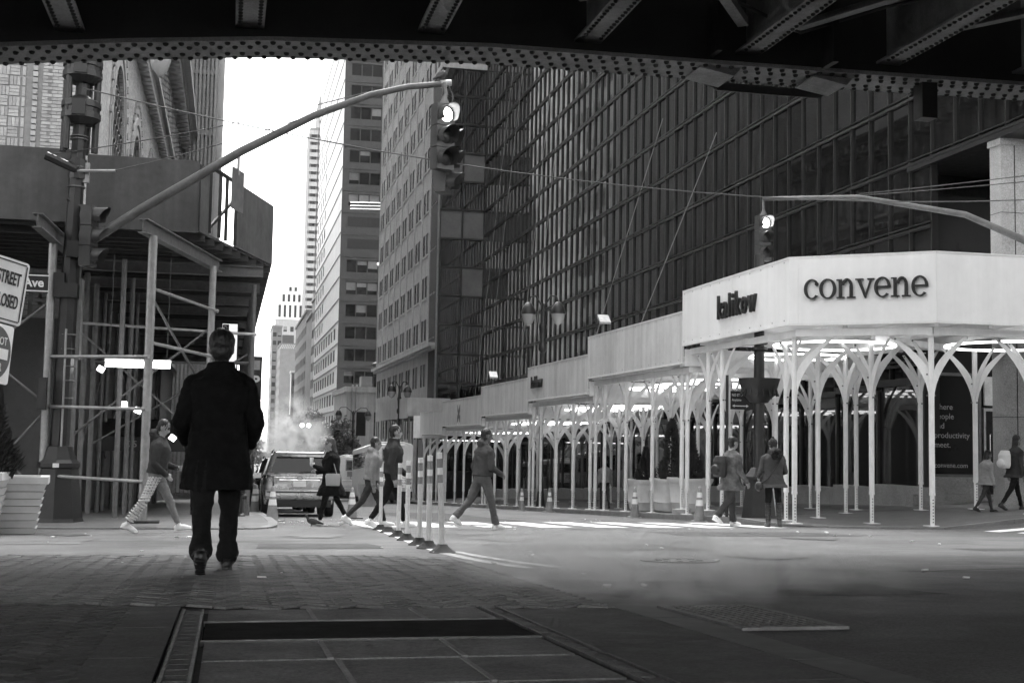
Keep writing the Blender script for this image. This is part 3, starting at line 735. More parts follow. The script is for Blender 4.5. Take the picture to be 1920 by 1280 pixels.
# projecting glazed bay at the far end of the tower
by = thing('glazed_bay', 'narrow dark glazed bay between the brick building and curtain wall', 'building')
YB = YF+.3
MB().box((14.15,YB+.2,-5),(17.3,YB+4,27.4)).build('core', MATS['dark interior'], by)
for c_ in range(2):
    for r_ in range(14):
        x = 14.2+c_*1.6; z = -1.6+r_*2.06
        lit_ = r_ in (8,10) or (r_ in (6,) and c_ == 1)
        MB().box((x+.06,YB+.05,z+.07),(x+1.54,YB+.08,z+1.99)).build('pane', mat('dim lit window', .11, .6, .2, 1.) if lit_ else M_glassd, by)
for c_ in range(3): MB().box((14.15+c_*1.6,YB-.06,-4),(14.25+c_*1.6,YB+.1,27.2)).build('mullion', M_mull, by)
for r_ in range(15): MB().box((14.12,YB-.08,-1.66+r_*2.06),(17.38,YB+.09,-1.54+r_*2.06)).build('transom', M_mull, by)
MB().box((14.1,YB-.1,27.22),(17.4,YB+4,27.6)).build('parapet', M_stonel, by)
MB().tube([(15.2,YB+.2,27.6),(15.2,YB+.2,28.1),(17.3,YB+.2,28.1),(17.3,YB+.2,27.6)], .03, 6).build('railing', M_galvd, by)
tag(MB().tube([(14.05,YB-.2,-3),(14.05,YB-.2,18.2)], .07, 8).build('downpipe', M_galv), 'pale vertical downpipe at the corner of the brick building', 'pipe')

# ---------------------------------------------------------------- brown brick building with paired windows
bb = thing('brick_building', 'grey brown brick building with rows of paired sash windows', 'building')
XB, B0, B1, HB = 14.2, YB+.6, 127.0, 60.
MB().box((XB+.12,B0,-8),(40,B1,HB)).build('core', MATS['dark interior'], bb)
W = B1-B0; org = (XB,B1,0); nb = 9; bw2 = W/nb; low = []; upw = []
for i in range(nb):
    for k in (0, 1):
        a = i*bw2+bw2/2-1.28+k*1.46
        low.append((a,a+1.1,4.55,6.25)); low.append((a+.1,a+1.0,.6,2.3))
        for r_ in range(10): upw.append((a,a+1.1,8.0+r_*3.27,9.62+r_*3.27))
holed(org, (0,-1), W, -9, 7.0, low, .075).build('wall', M_stonel, bb)
holed(org, (0,-1), W, 7.5, HB, upw, .075).build('wall', M_brY, bb)
MB().box((XB-.35,B0,7.02),(XB+.2,B1,7.22)).build('cornice', M_stonel, bb); MB().box((XB-.55,B0-.1,7.23),(XB+.2,B1,7.49)).build('cornice', M_stonel, bb)
windows(bb, org, (0,-1), low+upw, .075, ('dh','dh','blind2','dh'))
sill = MB().box((-.06,-.05,-.14),(1.16,.05,-.01)).mesh('sill', M_stonel)
for a, b_, c, d in upw:
    o = link('sill', sill, bb, (XB, B1-a, c)); o.rotation_euler.z = -math.pi/2
for i in range(nb+1): MB().box((XB-.04,B1-i*bw2-.28,7.52),(XB+.02,B1-i*bw2+.28,HB-2)).build('pier', M_brY, bb)
MB().box((XB-.01,B0-.02,-8),(40,B0+.05,HB)).build('side_wall', M_brX, bb)

# ---------------------------------------------------------------- dark tower with ribbon windows, and the row beyond
dt = thing('dark_tower', 'tall dark brick office tower with horizontal ribbon windows', 'building')
X0, Y0 = 14.6, 180.; rib = []
for r_ in range(20):
    z = 2.0+r_*3.14
    if r_ in (8, 9): continue
    for k in range(6): rib.append((.9+k*1.5,.9+k*1.5+1.44,z,z+1.75))
MB().box((X0+.35,Y0+.35,-9),(34,232,66)).build('core', MATS['dark interior'], dt)
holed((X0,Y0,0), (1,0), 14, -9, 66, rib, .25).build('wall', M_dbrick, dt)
windows(dt, (X0,Y0,0), (1,0), rib, .25, ('plain','plain','plain','blind2','blind1'))
for r_ in range(21):
    z = 1.0+r_*3.14; MB().box((X0+.01,Y0-.12,z),(28,Y0-.002,z+.14)).build('ledge', M_dbrick, dt)
for r_ in (8, 9): MB().box((X0+.9,Y0-.02,2.2+r_*3.14),(X0+10,Y0-.004,3.6+r_*3.14)).build('louvre', M_dgrey, dt)
lf = []
for r_ in range(16):
    for k in range(4 if r_ > 4 else 9): lf.append((2+k*5.2,2+k*5.2+(2.2 if r_ > 4 else 3.4),2.2+r_*3.14,3.9+r_*3.14))
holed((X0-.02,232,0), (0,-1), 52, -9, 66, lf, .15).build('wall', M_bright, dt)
windows(dt, (X0-.02,232,0), (0,-1), lf, .15, ('plain','tri'))
for r_ in range(20): MB().box((X0-.1,180.1,1.2+r_*3.14),(X0-.025,231.9,1.36+r_*3.14)).build('ledge', M_gbrick, dt)
for k in range(3): MB().tube([(X0+1.2+k*.0,Y0-.05,33.0+k*.45),(X0+6.5,Y0-.05,33.2+k*.45)], .03, 5).build('ceiling_light', emit('office ceiling light', .7), dt)
MB().ell((X0+5.4,Y0-.06,25.3), (.2,.05,.2)).build('ceiling_light', MATS['office ceiling light'], dt)

def far_block(name, label, x0, x1, y0, y1, z1, m_front, m_side, front=None, side=None, ws=(1.4,1.7), fl=3.2):
    t = thing(name, label, 'building'); MB().box((x0+.3,y0+.3,-12),(x1,y1,z1-.1)).build('core', MATS['dark interior'], t)
    fr_, sr = [], []
    if front:
        n_, r0, r1 = front; pitch_ = (x1-x0)/n_; z = r0
        while z < r1:
            for k in range(n_): a = k*pitch_+(pitch_-ws[0])/2; fr_.append((a,a+ws[0],z,z+ws[1]))
            z += fl
    if side:
        n_, r0, r1, sw = side; pitch_ = (y1-y0)/n_; z = r0
        while z < r1:
            for k in range(n_): a = k*pitch_+(pitch_-sw)/2; sr.append((a,a+sw,z,z+ws[1]))
            z += fl
    holed((x0,y0,0), (1,0), x1-x0, -12, z1, fr_, .2).build('wall', m_front, t); holed((x0,y1,0), (0,-1), y1-y0, -12, z1, sr, .2).build('wall', m_side, t)
    windows(t, (x0,y0,0), (1,0), fr_, .2, ('plain','plain','blind2')); windows(t, (x0,y1,0), (0,-1), sr, .2, ('plain','blind2'))
    MB().box((x0-.25,y0-.25,z1+.003),(x1+.2,y1+.2,z1+.6)).build('parapet', m_side, t)
    return t
far_block('office_building', 'pale grey office block with window strips next to dark tower', 15.3, 32, 233, 252, 26.8, M_gbrick, M_stonel, None, (4,-3,25,3.4), fl=3.25)
far_block('brick_building', 'plain dark brick building past the pale grey office block', 15.4, 34, 253, 272, 24.8, M_dbrick, M_gbrick, None, None)
far_block('brick_building', 'grey brick building with faint storey lines down the street', 15.4, 34, 272.5, 318, 27.0, M_gbrick, M_brickw, None, (8,-3,24,2.6))
far_block('corner_house', 'small narrow building with bright side wall far down the street', 16.6, 19.6, 360, 366, 18.5, M_dbrick, M_stonel, (2,2,16,1.1)if False else (2,2,16), None, ws=(.9,1.8))
fb = far_block('apartment_block', 'broad grey windowless block with latticed parapet far away', 15.6, 22.6, 420, 450, 30.4, M_gbrick, M_brickw, None, (6,0,28,1.6))
for i in range(12): MB().beam((15.6+i*.58,419.6,29.2),(16.2+i*.58,419.6,30.6), .12, .14).build('lattice', M_bright, fb)
MB().box((16.3,424,30.9),(20,432,34)).build('penthouse', M_dbrick, fb)
far_block('apartment_block', 'faint slender slab with windows farthest along the street', 15.4, 19, 500, 530, 43, M_brickw, M_gbrick, (2,4,40), (6,0,40,2))
ws_ = far_block('stepped_tower', 'pale stepped skyscraper faint in haze at street end', 19.6, 35, 600, 640, 55, M_stonel, M_bright, (5,20,53), None, ws=(1.6,2.4), fl=4.2)
for x0, x1, z0, z1 in ((20.3,33.8,55.7,63),(22,32,63,68),(25,30,68,71.5),(27.2,28.6,71.5,76)):
    MB().box((x0,604,z0),(x1,630,z1)).build('setback', M_bright, ws_)
    for k in range(int((x1-x0)/2.4)): MB().box((x0+.7+k*2.4,603.9,z0+.8),(x0+1.8+k*2.4,603.99,z1-.8)).build('window', M_win, ws_)
# slender apartment tower with stacked bays
at_ = thing('apartment_tower', 'tall slender apartment tower with stacked window bays', 'building')
MB().box((30,480.5,-12),(40,510,131)).build('wall', M_brickw, at_)
tops = [117, 124.5, 129]; bm = MB()
bme2 = MB().box((0,0,.0),(2.9,1.4,1.55)).mesh('bay', M_stonel); wme2 = MB().box((.5,-.04,-1.2),(2.4,1.38,-.04)).mesh('window', M_win)
for c_ in range(3):
    x = 26.3+c_*3.25; MB().box((x,479.6,-12),(x+3.1,500,tops[c_])).build('bay_shaft', M_gbrick, at_)
    z = 30.
    while z < tops[c_]-1: link('bay', bme2, at_, (x+.1,478.2,z)); link('window', wme2, at_, (x+.1,478.4,z)); z += 2.8
MB().box((36.2,480,-12),(37.4,510,128)).build('side_wall', M_bright, at_)

# ---------------------------------------------------------------- low pale corner building with roof clutter
lw = far_block('corner_building', 'low pale stone corner building with pipes and roof tank', 12.4, 17.5, 139, 156, 5.6, M_stonel, M_stonel, (2,-3.5,3.5), (4,-4,4,1.3), ws=(1.7,2.6), fl=4.4)
for x in (12.9, 13.35): MB().tube([(x,138.8,-6),(x,138.8,5.9),(x+.1,138.9,6.4)], .1, 8).build('pipe', M_galv, lw)
MB().box((14.0,140,6.3),(15.2,142,7.4)).build('roof_box', M_gbrick, lw)
MB().lathe((16.4,142,6.2), [(.9,0),(.9,2.2),(1.1,2.4),(1.1,2.7),(.2,3.2)], 14).build('roof_tank', M_dgrey, lw)
tag(MB().tube([(16.2,143,6.2),(16.2,143,18.6)], [.09,.05], 8).ell((16.2,143,18.7), (.16,.16,.16)).build('flagpole', M_galv), 'bare flagpole on the low pale corner building', 'flagpole')
# ================================================================ white sidewalk shed, right corner and down the street
sh = thing('sidewalk_shed', 'white canopy on branching posts with black sign letters round the corner', 'sidewalk shed')
XF = 11.2
SEG = [(30.75,24.39,3.13,4.46),(39.55,30.78,2.68,3.95),(48.0,39.58,2.19,3.40),(57.3,48.02,1.75,3.02),(68.1,57.32,1.37,2.65),(76.2,68.12,.96,2.20)]
def panel(p, q, z0, z1, m_, name='fascia_panel', th=.05, parent=None):
    p = Vector((p[0],p[1],0)); q = Vector((q[0],q[1],0)); d = (q-p).normalized(); n = Vector((d.y,-d.x,0))*-th
    vs = [p, q, q+n, p+n]; vs = [(v_.x,v_.y,z0) for v_ in vs]+[(v_.x,v_.y,z1) for v_ in vs]
    return MB().add(vs, [(0,3,2,1),(4,5,6,7),(0,1,5,4),(1,2,6,5),(2,3,7,6),(3,0,4,7)]).build(name, m_, parent or sh)
def panels(p, q, z0, z1, m_, step, parent=None, trim=True):
    p = Vector(p); q = Vector(q); L = (q-p).length; k = max(1, round(L/step)); d = (q-p)/L
    for i in range(k):
        a = p+d*(L*i/k+.004); b_ = p+d*(L*(i+1)/k-.004); panel(a, b_, z0, z1, m_, parent=parent)
    if trim:
        n = Vector((d.y,-d.x))*.012
        panel(p+n, q+n, z1+.002, z1+.03, M_white, 'trim', .09, parent); panel(p+n, q+n, z0-.045, z0-.002, M_white, 'trim', .09, parent)
for i, (ya, yb, z0, z1) in enumerate(SEG):
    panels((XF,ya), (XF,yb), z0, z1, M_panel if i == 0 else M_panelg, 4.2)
    yn = yb if i else 27.0
    MB().box((XF+.06,yn,z0+.06),(16.7,ya-.01,z0+.14)).build('deck', M_white, sh)
    y = yn+.3
    while y < ya-.1: MB().box((XF+.07,y-.05,z0-.1),(16.7,y+.05,z0+.058)).build('joist', M_white, sh); y += 1.17
    for x in (11.45, 15.4): MB().box((x-.05,yn+.01,z0-.26),(x+.05,ya-.02,z0-.105)).build('beam', M_white, sh)
    if i: MB().box((XF+.06,yb-.05,z0-.1),(16.7,yb-.01,SEG[i-1][2]-.12)).build('step_riser', M_white, sh)
scr = MB()
for ya, yb, z0, z1 in SEG:
    y = yb+.25
    while y < ya: scr.obox((XF-.003,y,z0+.06), (.008,.022,.022)); scr.obox((XF-.003,y,z1-.06), (.008,.022,.022)); y += .6
    for k in range(1, round((ya-yb)/4.2)+1):
        yk = yb+(ya-yb)*k/max(1,round((ya-yb)/4.2)); panel((XF-.006,min(yk+.1,ya)),(XF-.006,yk-.1), z0+.003, z1-.003, M_panelg if z1 < 4 else M_panel, 'lap_strip', .005)
tag(scr.build('screw', M_galvd, sh), kind='stuff')
C0, C1, C2 = (11.2,24.39), (13.52,22.66), (30,22.66)
for (pa, pb) in ((C0,C1),(C1,C2)):
    pv, qv = Vector(pa), Vector(pb); dv = (qv-pv).normalized(); nv = Vector((dv.y,-dv.x))*.006
    for e_ in (0.0,1.0):
        c_ = pv+(qv-pv)*e_; s_ = dv*(.18 if e_ == 0 else -.18); aa, ab = (c_,c_+s_) if e_ == 0 else (c_+s_,c_); panel(aa+nv, ab+nv, 3.113, 4.457, M_panel, 'lap_strip', .005)
panels(C0, C1, 3.11, 4.46, M_panel, 3.4); panels(C1, C2, 3.11, 4.46, M_panel, 2.4)
zc = 3.17
MB().add([(x,y,z) for z in (zc,zc+.08) for x,y in ((11.27,26.99),(11.27,24.5),(13.56,22.78),(29.9,22.78),(29.9,26.2),(17.3,26.2),(17.3,26.99))], [tuple(range(6,-1,-1)),tuple(range(7,14))]+[(i,(i+1)%7,(i+1)%7+7,i+7) for i in range(7)]).build('deck', M_white, sh)
for x in (12.4,13.6,14.8,16,17.2,18.4,19.6): MB().box((x-.05,24.3 if x < 13 else 22.8,zc-.16),(x+.05,26.1 if x > 17 else 26.98,zc-.003)).build('joist', M_white, sh)
for a, b_ in (((11.4,24.5),(13.6,22.95)), ((13.6,22.95),(22,22.95)), ((11.45,27),(11.45,24.5)), ((13.3,24.8),(16.3,26.9)), ((12.0,26.6),(16.3,26.6))):
    MB().beam((a[0],a[1],zc-.24), (b_[0],b_[1],zc-.24), .1, .15).build('beam', M_white, sh)
M_hole = mat('adjustment hole', .02, .9, .1)
def bracket_poly(reach, h):
    out_, in_ = [], []
    for i in range(9):
        t = i/8; out_.append((.05+reach*(t**1.9), -h+h*t)); 
    for i in range(7):
        t = i/6; in_.append((.05+(reach-.1)*(t**1.5), -h*.56+h*.56*t))
    return out_+[(reach+.05,0)]+in_[::-1] if False else out_+in_[::-1]
def shed_post(x, y, ztop, arms, wood=False, foot=None):
    zb = gz(x,y)+swh(x,y)+.004
    p = thing('post', None, None, (x,y,0)); p.parent = sh
    if wood:
        MB().obox((0,0,zb+.06), (.42,.34,.12), random.uniform(-.2,.2)).build('timber_block', mat('timber block', .3, .9, .3, 8.), p); zb += .12
    zf = zb+.62
    MB().lathe((0,0,0), [(.056,zf),(.056,ztop)], 12).build('tube', M_white, p, 40)
    ft = MB().lathe((0,0,0), [(.043,zb+.012),(.043,zf+.05)], 10)
    for k in range(8):
        for a in (0, math.pi): ft.obox((.0435*math.cos(-1.7),.0435*math.sin(-1.7),zb+.08+k*.062), (.02,.006,.022), -1.7+math.pi/2, 1)
    ft.build('foot', [M_white, M_hole], p, 40)
    MB().box((-.13,-.13,zb),(.13,.13,zb+.014)).build('base_plate', M_white, p)
    MB().lathe((0,0,0), [(.062,zf-.02),(.062,zf+.03)], 12).build('collar', M_white, p)
    MB().box((-.1,-.1,ztop-.02),(.1,.1,ztop)).build('head_plate', M_white, p)
    poly = bracket_poly(.78, 1.28)
    for a in arms:
        u = Vector((math.cos(a), math.sin(a), 0)); nn = u.cross(Vector((0,0,1)))*.011
        MB().prism(poly, Vector((0,0,ztop-.01))+nn*.5, u, (0,0,1), .013).build('bracket', M_white, p)
        bl = MB()
        for rz_, zz_ in ((.08,-1.2),(.08,-.78),(.7,-.06)): bl.obox((u.x*rz_, u.y*rz_, ztop+zz_), (.03,.03,.03), a)
        bl.build('bolt', M_galvd, p)
    return p
H90 = math.pi/2
def seg_top(y):
    for ya, yb, z0, z1 in SEG:
        if yb <= y <= ya: return z0-.27
    return 3.0
outer = [28.6,29.5,30.95,31.35,33.7,36.1,38.3,39.3,39.9,42,44.3,46.6,47.8,48.4,50.5,52.8,55,57.1,57.7,60,62.5,65,67.9,68.5,71,73.5,75.9]
for y in outer: shed_post(11.42, y, seg_top(y), (H90,-H90,0), wood=y in (29.5,31.35))
for y in (29.8,32.4,34.8,37.2,39.9,42.6,45.2,48.3,51,54,57,60,64,68,72): shed_post(15.5, y, seg_top(y), (H90,-H90,math.pi))
for y in (30.2,33.2,35.7,38.1,40.8,43.5,46.5,49.5,52.5,55.5,62): shed_post(13.5, y, seg_top(y), (H90,-H90,math.pi,0))
for x, y, ar in ((11.42,24.62,(H90,-.65)), (13.58,22.98,(0,2.4,H90)), (13.2,24.7,(0,H90,math.pi,-H90)), (13.0,26.8,(0,math.pi,H90)), (11.75,25.75,(0,H90,-H90)), (15.8,22.98,(0,math.pi,H90)),
                 (16.45,26.0,(math.pi,-H90,0)), (15.9,27.4,(math.pi,H90,-H90)), (14.6,28.6,(0,math.pi,H90,-H90)), (18.2,22.98,(0,math.pi,H90)), (18.6,25.6,(0,math.pi,-H90))):
    shed_post(x, y, zc-.32 if y < 28 else seg_top(y), ar)
def ring(cx, cy, z, r_):
    n_ = 40; MB().tube([(cx+r_*math.cos(2*math.pi*i/n_), cy+r_*math.sin(2*math.pi*i/n_), z) for i in range(n_+1)], .028, 6, cap=False).build('ring_light', M_ring, sh)
ring(12.95,25.9,zc-.36,1.3); ring(16.2,24.4,zc-.36,1.25); ring(19.4,24.3,zc-.36,1.25)
for y, r_ in ((28.9,1.15),(32.6,1.3),(35.4,1.3),(38.2,1.2),(41.3,1.3),(44.2,1.3),(46.9,1.0),(50,1.3),(53.2,1.3),(56,1.1),(59.4,1.3),(62.6,1.3),(66,1.3),(70,1.3),(74,1.3)): ring(13.45, y, seg_top(y)-.1, r_)
# ---- sign lettering
def serif(ch):
    q = []
    def arc(rx, ry, ts, tt, a0, a1, cx=.46, cy=.5, n_=18):
        for i in range(n_):
            A, B_ = R(a0+(a1-a0)*i/n_), R(a0+(a1-a0)*(i+1)/n_)
            f = lambda t, o: (cx+(rx-(0 if o else ts))*math.cos(t), cy+(ry-(0 if o else tt))*math.sin(t))
            q.append([f(A,0), f(A,1), f(B_,1), f(B_,0)])
    def bx(x0, y0, x1, y1): q.append([(x0,y0),(x1,y0),(x1,y1),(x0,y1)])
    if ch == 'o': arc(.46,.52,.17,.075,0,360,n_=28); wd = .98
    elif ch == 'c':
        arc(.44,.52,.17,.075,48,318,n_=22); q.append([(.72+.1*math.cos(R(t)),.76+.1*math.sin(R(t))) for t in range(0,360,36)]); wd = .9
    elif ch == 'e':
        arc(.44,.52,.17,.075,-2,318,n_=24); bx(.12,.47,.84,.56); wd = .95
    elif ch == 'n':
        bx(.12,.06,.3,.9); bx(0,0,.44,.065); bx(0,.9,.3,.965); bx(.7,.06,.88,.62); bx(.56,0,1.02,.065)
        arc(.31,.42,.16,.14,0,165,.57,.58,12); wd = 1.08
    elif ch == 'v':
        q.append([(.08,.9),(.27,.9),(.56,.12),(.48,-.03)]); q.append([(.76,.9),(.86,.9),(.53,-.03),(.46,.06)])
        bx(-.02,.9,.42,.965); bx(.62,.9,1.0,.965); wd = 1.0
    return q, wd
d = (Vector(C1)-Vector(C0)).normalized(); u = Vector((d.x,d.y,0)); nn = Vector((d.y,-d.x,0)); L = (Vector(C1)-Vector(C0)).length
xh = .4; cur = .3
for k, ch in enumerate('convene'):
    qs, wd = serif(ch); mb = MB(); org = Vector((C0[0],C0[1],3.58+.02))+u*cur+nn*.012
    for j, poly in enumerate(qs):
        mb.prism([(a*xh*.92, b_*xh) for a, b_ in poly], org+nn*.0, u, (0,0,1), .05+.0006*j)
    o = mb.build('letter', M_letter, sh); cur += wd*xh*.92*.96+.0
letters('kalikow', .78, M_letter, sh, (XF-.03,28.3,3.55), (0,-1,0), (0,0,1), .03, sx=.76, sp=1.24, bold=.012, name='letter')
letters('kalikow', .62, M_letter, sh, (XF-.03,47.3,2.62), (0,-1,0), (0,0,1), .03, sx=.76, sp=1.2, bold=.008, name='letter')
lg = MB()
for s_ in (-1, 1):
    lg.prism([(0,.0),(.32,.34),(.32,.62),(0,.3)], (XF-.02,63.0,1.75), (0,-s_,0), (0,0,1), -.03*s_); lg.prism([(0,-.2),(.32,-.5),(.32,-.2),(0,.06)], (XF-.023,63.0,2.0), (0,-s_,0), (0,0,1), -.03*s_)
lg.build('logo', M_galvd, sh)
# floodlights and junk on the shed roof
for i, (y, z) in enumerate(((38.9,4.0),(56.2,3.05))):
    t = thing('floodlight', ['white floodlight tilted on the shed roof above the grey panels','small floodlight on the lower shed roof farther down'][i], 'floodlight', (11.5,y,z))
    MB().tube([(0,0,-.2),(0,0,.35)], .03).build('stem', M_galvd, t); MB().obox((0,-.1,.5), (.36,.42,.08), 0, rx=R(38)).build('lamp_head', M_galv, t)

# ---- second shed beyond, nearer the buses
s2 = thing('sidewalk_shed', 'beige sidewalk shed in front of the brick building farther down street', 'sidewalk shed')
panels((XF,98), (XF,82), 1.98, 3.3, mat('beige plywood', .4, .8, .1, 2., streak=.15), 2.6, s2, False)
MB().box((XF+.06,81.8,2.0),(14.1,98,2.1)).build('deck', M_ply, s2); panel((XF,82),(14,82), 1.98, 3.3, MATS['beige plywood'], parent=s2)
for y in (82.3,85.5,88.7,92,95,97.7):
    for x in (11.4,13.8): MB().tube([(x,y,gz(x,y)+.1),(x,y,1.98)], .06).build('post', M_galv, s2)
sp_ = thing('bus_stop_panel', 'white information panel with dark pictograms at the end of shed', 'sign', (10.95,77.2,0))
MB().box((0,-.03,.7),(1.0,.03,2.05)).build('board', M_white, sp_); MB().tube([(.9,0,gz(11,77)),(.9,0,.7)], .05).build('post', M_galv, sp_)
MB().box((.5,-.05,1.55),(.85,-.031,1.9)).build('pictogram', M_dgrey, sp_); MB().obox((.7,-.04,1.05), (.3,.02,.4)).obox((.7,-.042,1.3), (.16,.02,.16)).build('pictogram', M_dgrey, sp_)

# ================================================================ dark scaffold shed, left corner
sl = thing('sidewalk_shed', 'dark plywood sidewalk shed on galvanised scaffold poles at left corner', 'sidewalk shed')
ZD, ZT = 4.44, 5.74
panel((-9.8,24.1),(-5.9,24.1), ZD-.02, ZT-.02, M_ply, 'parapet_panel', .04, sl); panel((-5.89,24.1),(-2.87,24.1), ZD-.03, ZT+.0, M_ply, 'parapet_panel', .04, sl)
panel((-2.67,24.15),(-.68,24.15), ZD-.1, ZT-.06, M_ply, 'parapet_panel', .04, sl)
cA, cB = Vector((-.68,24.15)), Vector((.83,28.8)); cd = (cB-cA)
def cp(t): return cA+cd*t
panel(cp(.02), cp(.12), ZD-.06, ZT-.1, M_ply, 'parapet_panel', .04, sl)
panel(cp(.46), cB, ZD-.02, ZT, M_ply, 'parapet_panel', .04, sl)
for t in (.13,.25,.33,.45):
    p = cp(t); MB().box((p.x-.035,p.y-.035,ZD),(p.x+.035,p.y+.035,ZT)).build('stud', M_dgrey, sl)
a, b_ = cp(.13), cp(.46); MB().beam((a.x,a.y,ZT-.03),(b_.x,b_.y,ZT-.03), .06, .06).build('rail', M_dgrey, sl); MB().beam((a.x,a.y,ZD+.1),(b_.x,b_.y,ZT-.3), .04, .06).build('brace', M_dgrey, sl)
panel((.83,28.81),(.83,69), ZD, ZT, M_ply, 'parapet_panel', .04, sl)
MB().add([(x,y,z) for z in (ZD-.06,ZD-.01) for x,y in ((-9.8,24.16),(-.72,24.2),(.79,28.8),(.79,69),(-3.45,69),(-3.45,29.9),(-9.8,29.9))], [tuple(range(6,-1,-1)),tuple(range(7,14))]+[(i,(i+1)%7,(i+1)%7+7,i+7) for i in range(7)]).build('deck', M_wood, sl)
y = 24.6
while y < 68:
    x1 = -.68+(y-24.15)*.3247 if y < 28.8 else .79
    MB().box((-9 if y < 29.8 else -3.4,y-.05,ZD-.2),(x1-.02,y+.05,ZD-.062)).build('joist', M_wood, sl); y += .52 if y < 34 else 1.2
def ibeam(p, q, h=.24, w_=.16):
    p = Vector(p); q = Vector(q); mb = MB(); up_ = Vector((0,0,h/2-.01))
    mb.beam(p, q, .02, h-.042); mb.beam(p+up_, q+up_, w_, .02); mb.beam(p-up_, q-up_, w_, .02); return mb.build('steel_beam', M_galvd, sl)
ZI = 4.02
ibeam((-1.48,21.6,ZI),(-.3,26.4,ZI)); ibeam((-3.12,21.6,ZI),(-2.95,26,ZI))
for y in (27,30,33,36,40,44,48,53,58): ibeam((-3.3,y,ZI),(.6,y,ZI), .22)
def pole(x, y, z1, r_=.055, m_=M_galvd, base=True, lean=(0,0)):
    z0 = gz(x,y)+.085; mb = MB(); mb.tube([(x,y,z0+.02),(x+lean[0],y+lean[1],z1)], r_, 10); o = mb.build('scaffold_pole', m_, sl, 40)
    if base: MB().box((x-.14,y-.14,z0),(x+.14,y+.14,z0+.02)).build('base_plate', m_, o)
    return o
pole(-1.32,21.84,ZI-.13,.075,M_galv); pole(-3.08,23.3,ZI-.13,.075,M_galv); pole(-.39,25.4,ZI-.13,.07,M_galv)
MB().box((-1.55,21.7,gz(0,21.7)+.082),(-1.05,21.98,gz(0,21.7)+.12)).build('sole_board', M_wood, sl)
for y in (26,27.6,29.6,31.5,33.8,36.5,39.5,43,47,51,55,59): pole(-3.0+random.uniform(-.06,.06), y, ZI-.1, .06)
for y in (28.5,31.8,35,38.5,42,46,50,55,60): pole(.45, y, ZI-.1, .06)
for y in (24.2,27.2,30.2): pole(-2.1+random.uniform(-.1,.1), y+1, ZI-.1, .05)
for p in ((-5.5,23.2),(-7.4,23.2),(-5.4,27.5)): pole(p[0], p[1], ZI-.1, .07)
def tube_(p, q, r_=.028, m_=M_galv):
    MB().tube([p, q], r_, 8).build('scaffold_tube', m_, sl, 40)
    for e_, o_ in ((p,q),(q,p)):
        dd = (Vector(o_)-Vector(e_)).normalized()*.07; MB().tube([Vector(e_)-dd*.2, Vector(e_)+dd], r_*1.5, 6).build('coupler', m_, sl)
P0, P1, P2 = (-3.08,23.3), (-1.32,21.84), (-.39,25.4)
for z in (1.88,1.02,-.16): tube_((P0[0],P0[1],z+.04),(P1[0],P1[1]-.08,z))
for z in (3.02,2.12): tube_((P1[0],P1[1],z),(P2[0]+.1,P2[1],z))
tube_((-3.0,26,2.75),(.5,27.5,2.75), .03); tube_((-3.0,29.6,2.2),(.45,28.5,2.2), .03, M_galvd)
for p, q in (((P0[0],P0[1],1.1),(-5.5,23.2,3.0)),((P0[0],P0[1],1.0),(-4.3,23.3,-.5)),((-5.4,23.2,.9),(P0[0],P0[1]+.1,2.9)),((-3.3,23.3,-.3),(-5.3,23.3,2.3)),((-3.0,27.6,0),(-3.0,33.8,2.9)),((-3.0,33.8,0),(-3.0,27.6,2.9)),((P1[0],P1[1]+.1,2.9),(-.2,28.3,1.0)),((-2.9,26,2.6),(-.6,27.6,.6)),((-2.9,26,.6),(P2[0],P2[1],2.7)),((.4,31.8,2.6),(-2.9,29.6,.4)),((-3,36.5,.2),(-3,43,2.8)),((-3.0,39.5,2.8),(-3,33.8,.3))):
    tube_(p, q, .022, M_galvd)
fl = thing('fluorescent_fixture', 'glowing fluorescent batten hung under the left scaffold', 'light fixture', (-1.63,24.0,1.86))
MB().box((-.58,-.05,.055),(.58,.05,.1)).build('batten', M_white, fl); MB().box((-.56,-.07,-.05),(.56,.07,.054)).build('diffuser', M_fluo, fl)
MB().tube([(-.5,0,.1),(-.5,.2,2.0)], .008, 5).build('hanger', M_wire, fl); MB().tube([(.5,0,.1),(.5,.2,2.0)], .008, 5).build('hanger', M_wire, fl)
for i, (x, y, z, rz) in enumerate(((-2.46,26,1.86,.5),(-2.04,26.5,1.2,0),(-1.76,26.4,1.08,.4),(-1.35,27,.72,0),(-1.1,27,.55,.6))):
    t = thing('work_lamp', ['small bright work lamp left of the fluorescent batten','small lit lamp low between scaffold poles, upper of two','small square lit lamp just beside lower scaffold tube','tiny lamp glowing behind head of striped trousers walker','tiny slanted lamp in front of striped trousers walker'][i], 'lamp', (x,y,z), 0, 'work lamps under the scaffold')
    MB().obox((0,0,0), (.12,.05,.1), 0, ry=rz).build('lens', M_spark, t); MB().obox((0,.06,0), (.16,.06,.14), 0, ry=rz).build('housing', M_black, t)
# ================================================================ street furniture
def lathe_post(prof, n_=16): return MB().lathe((0,0,0), prof, n_)
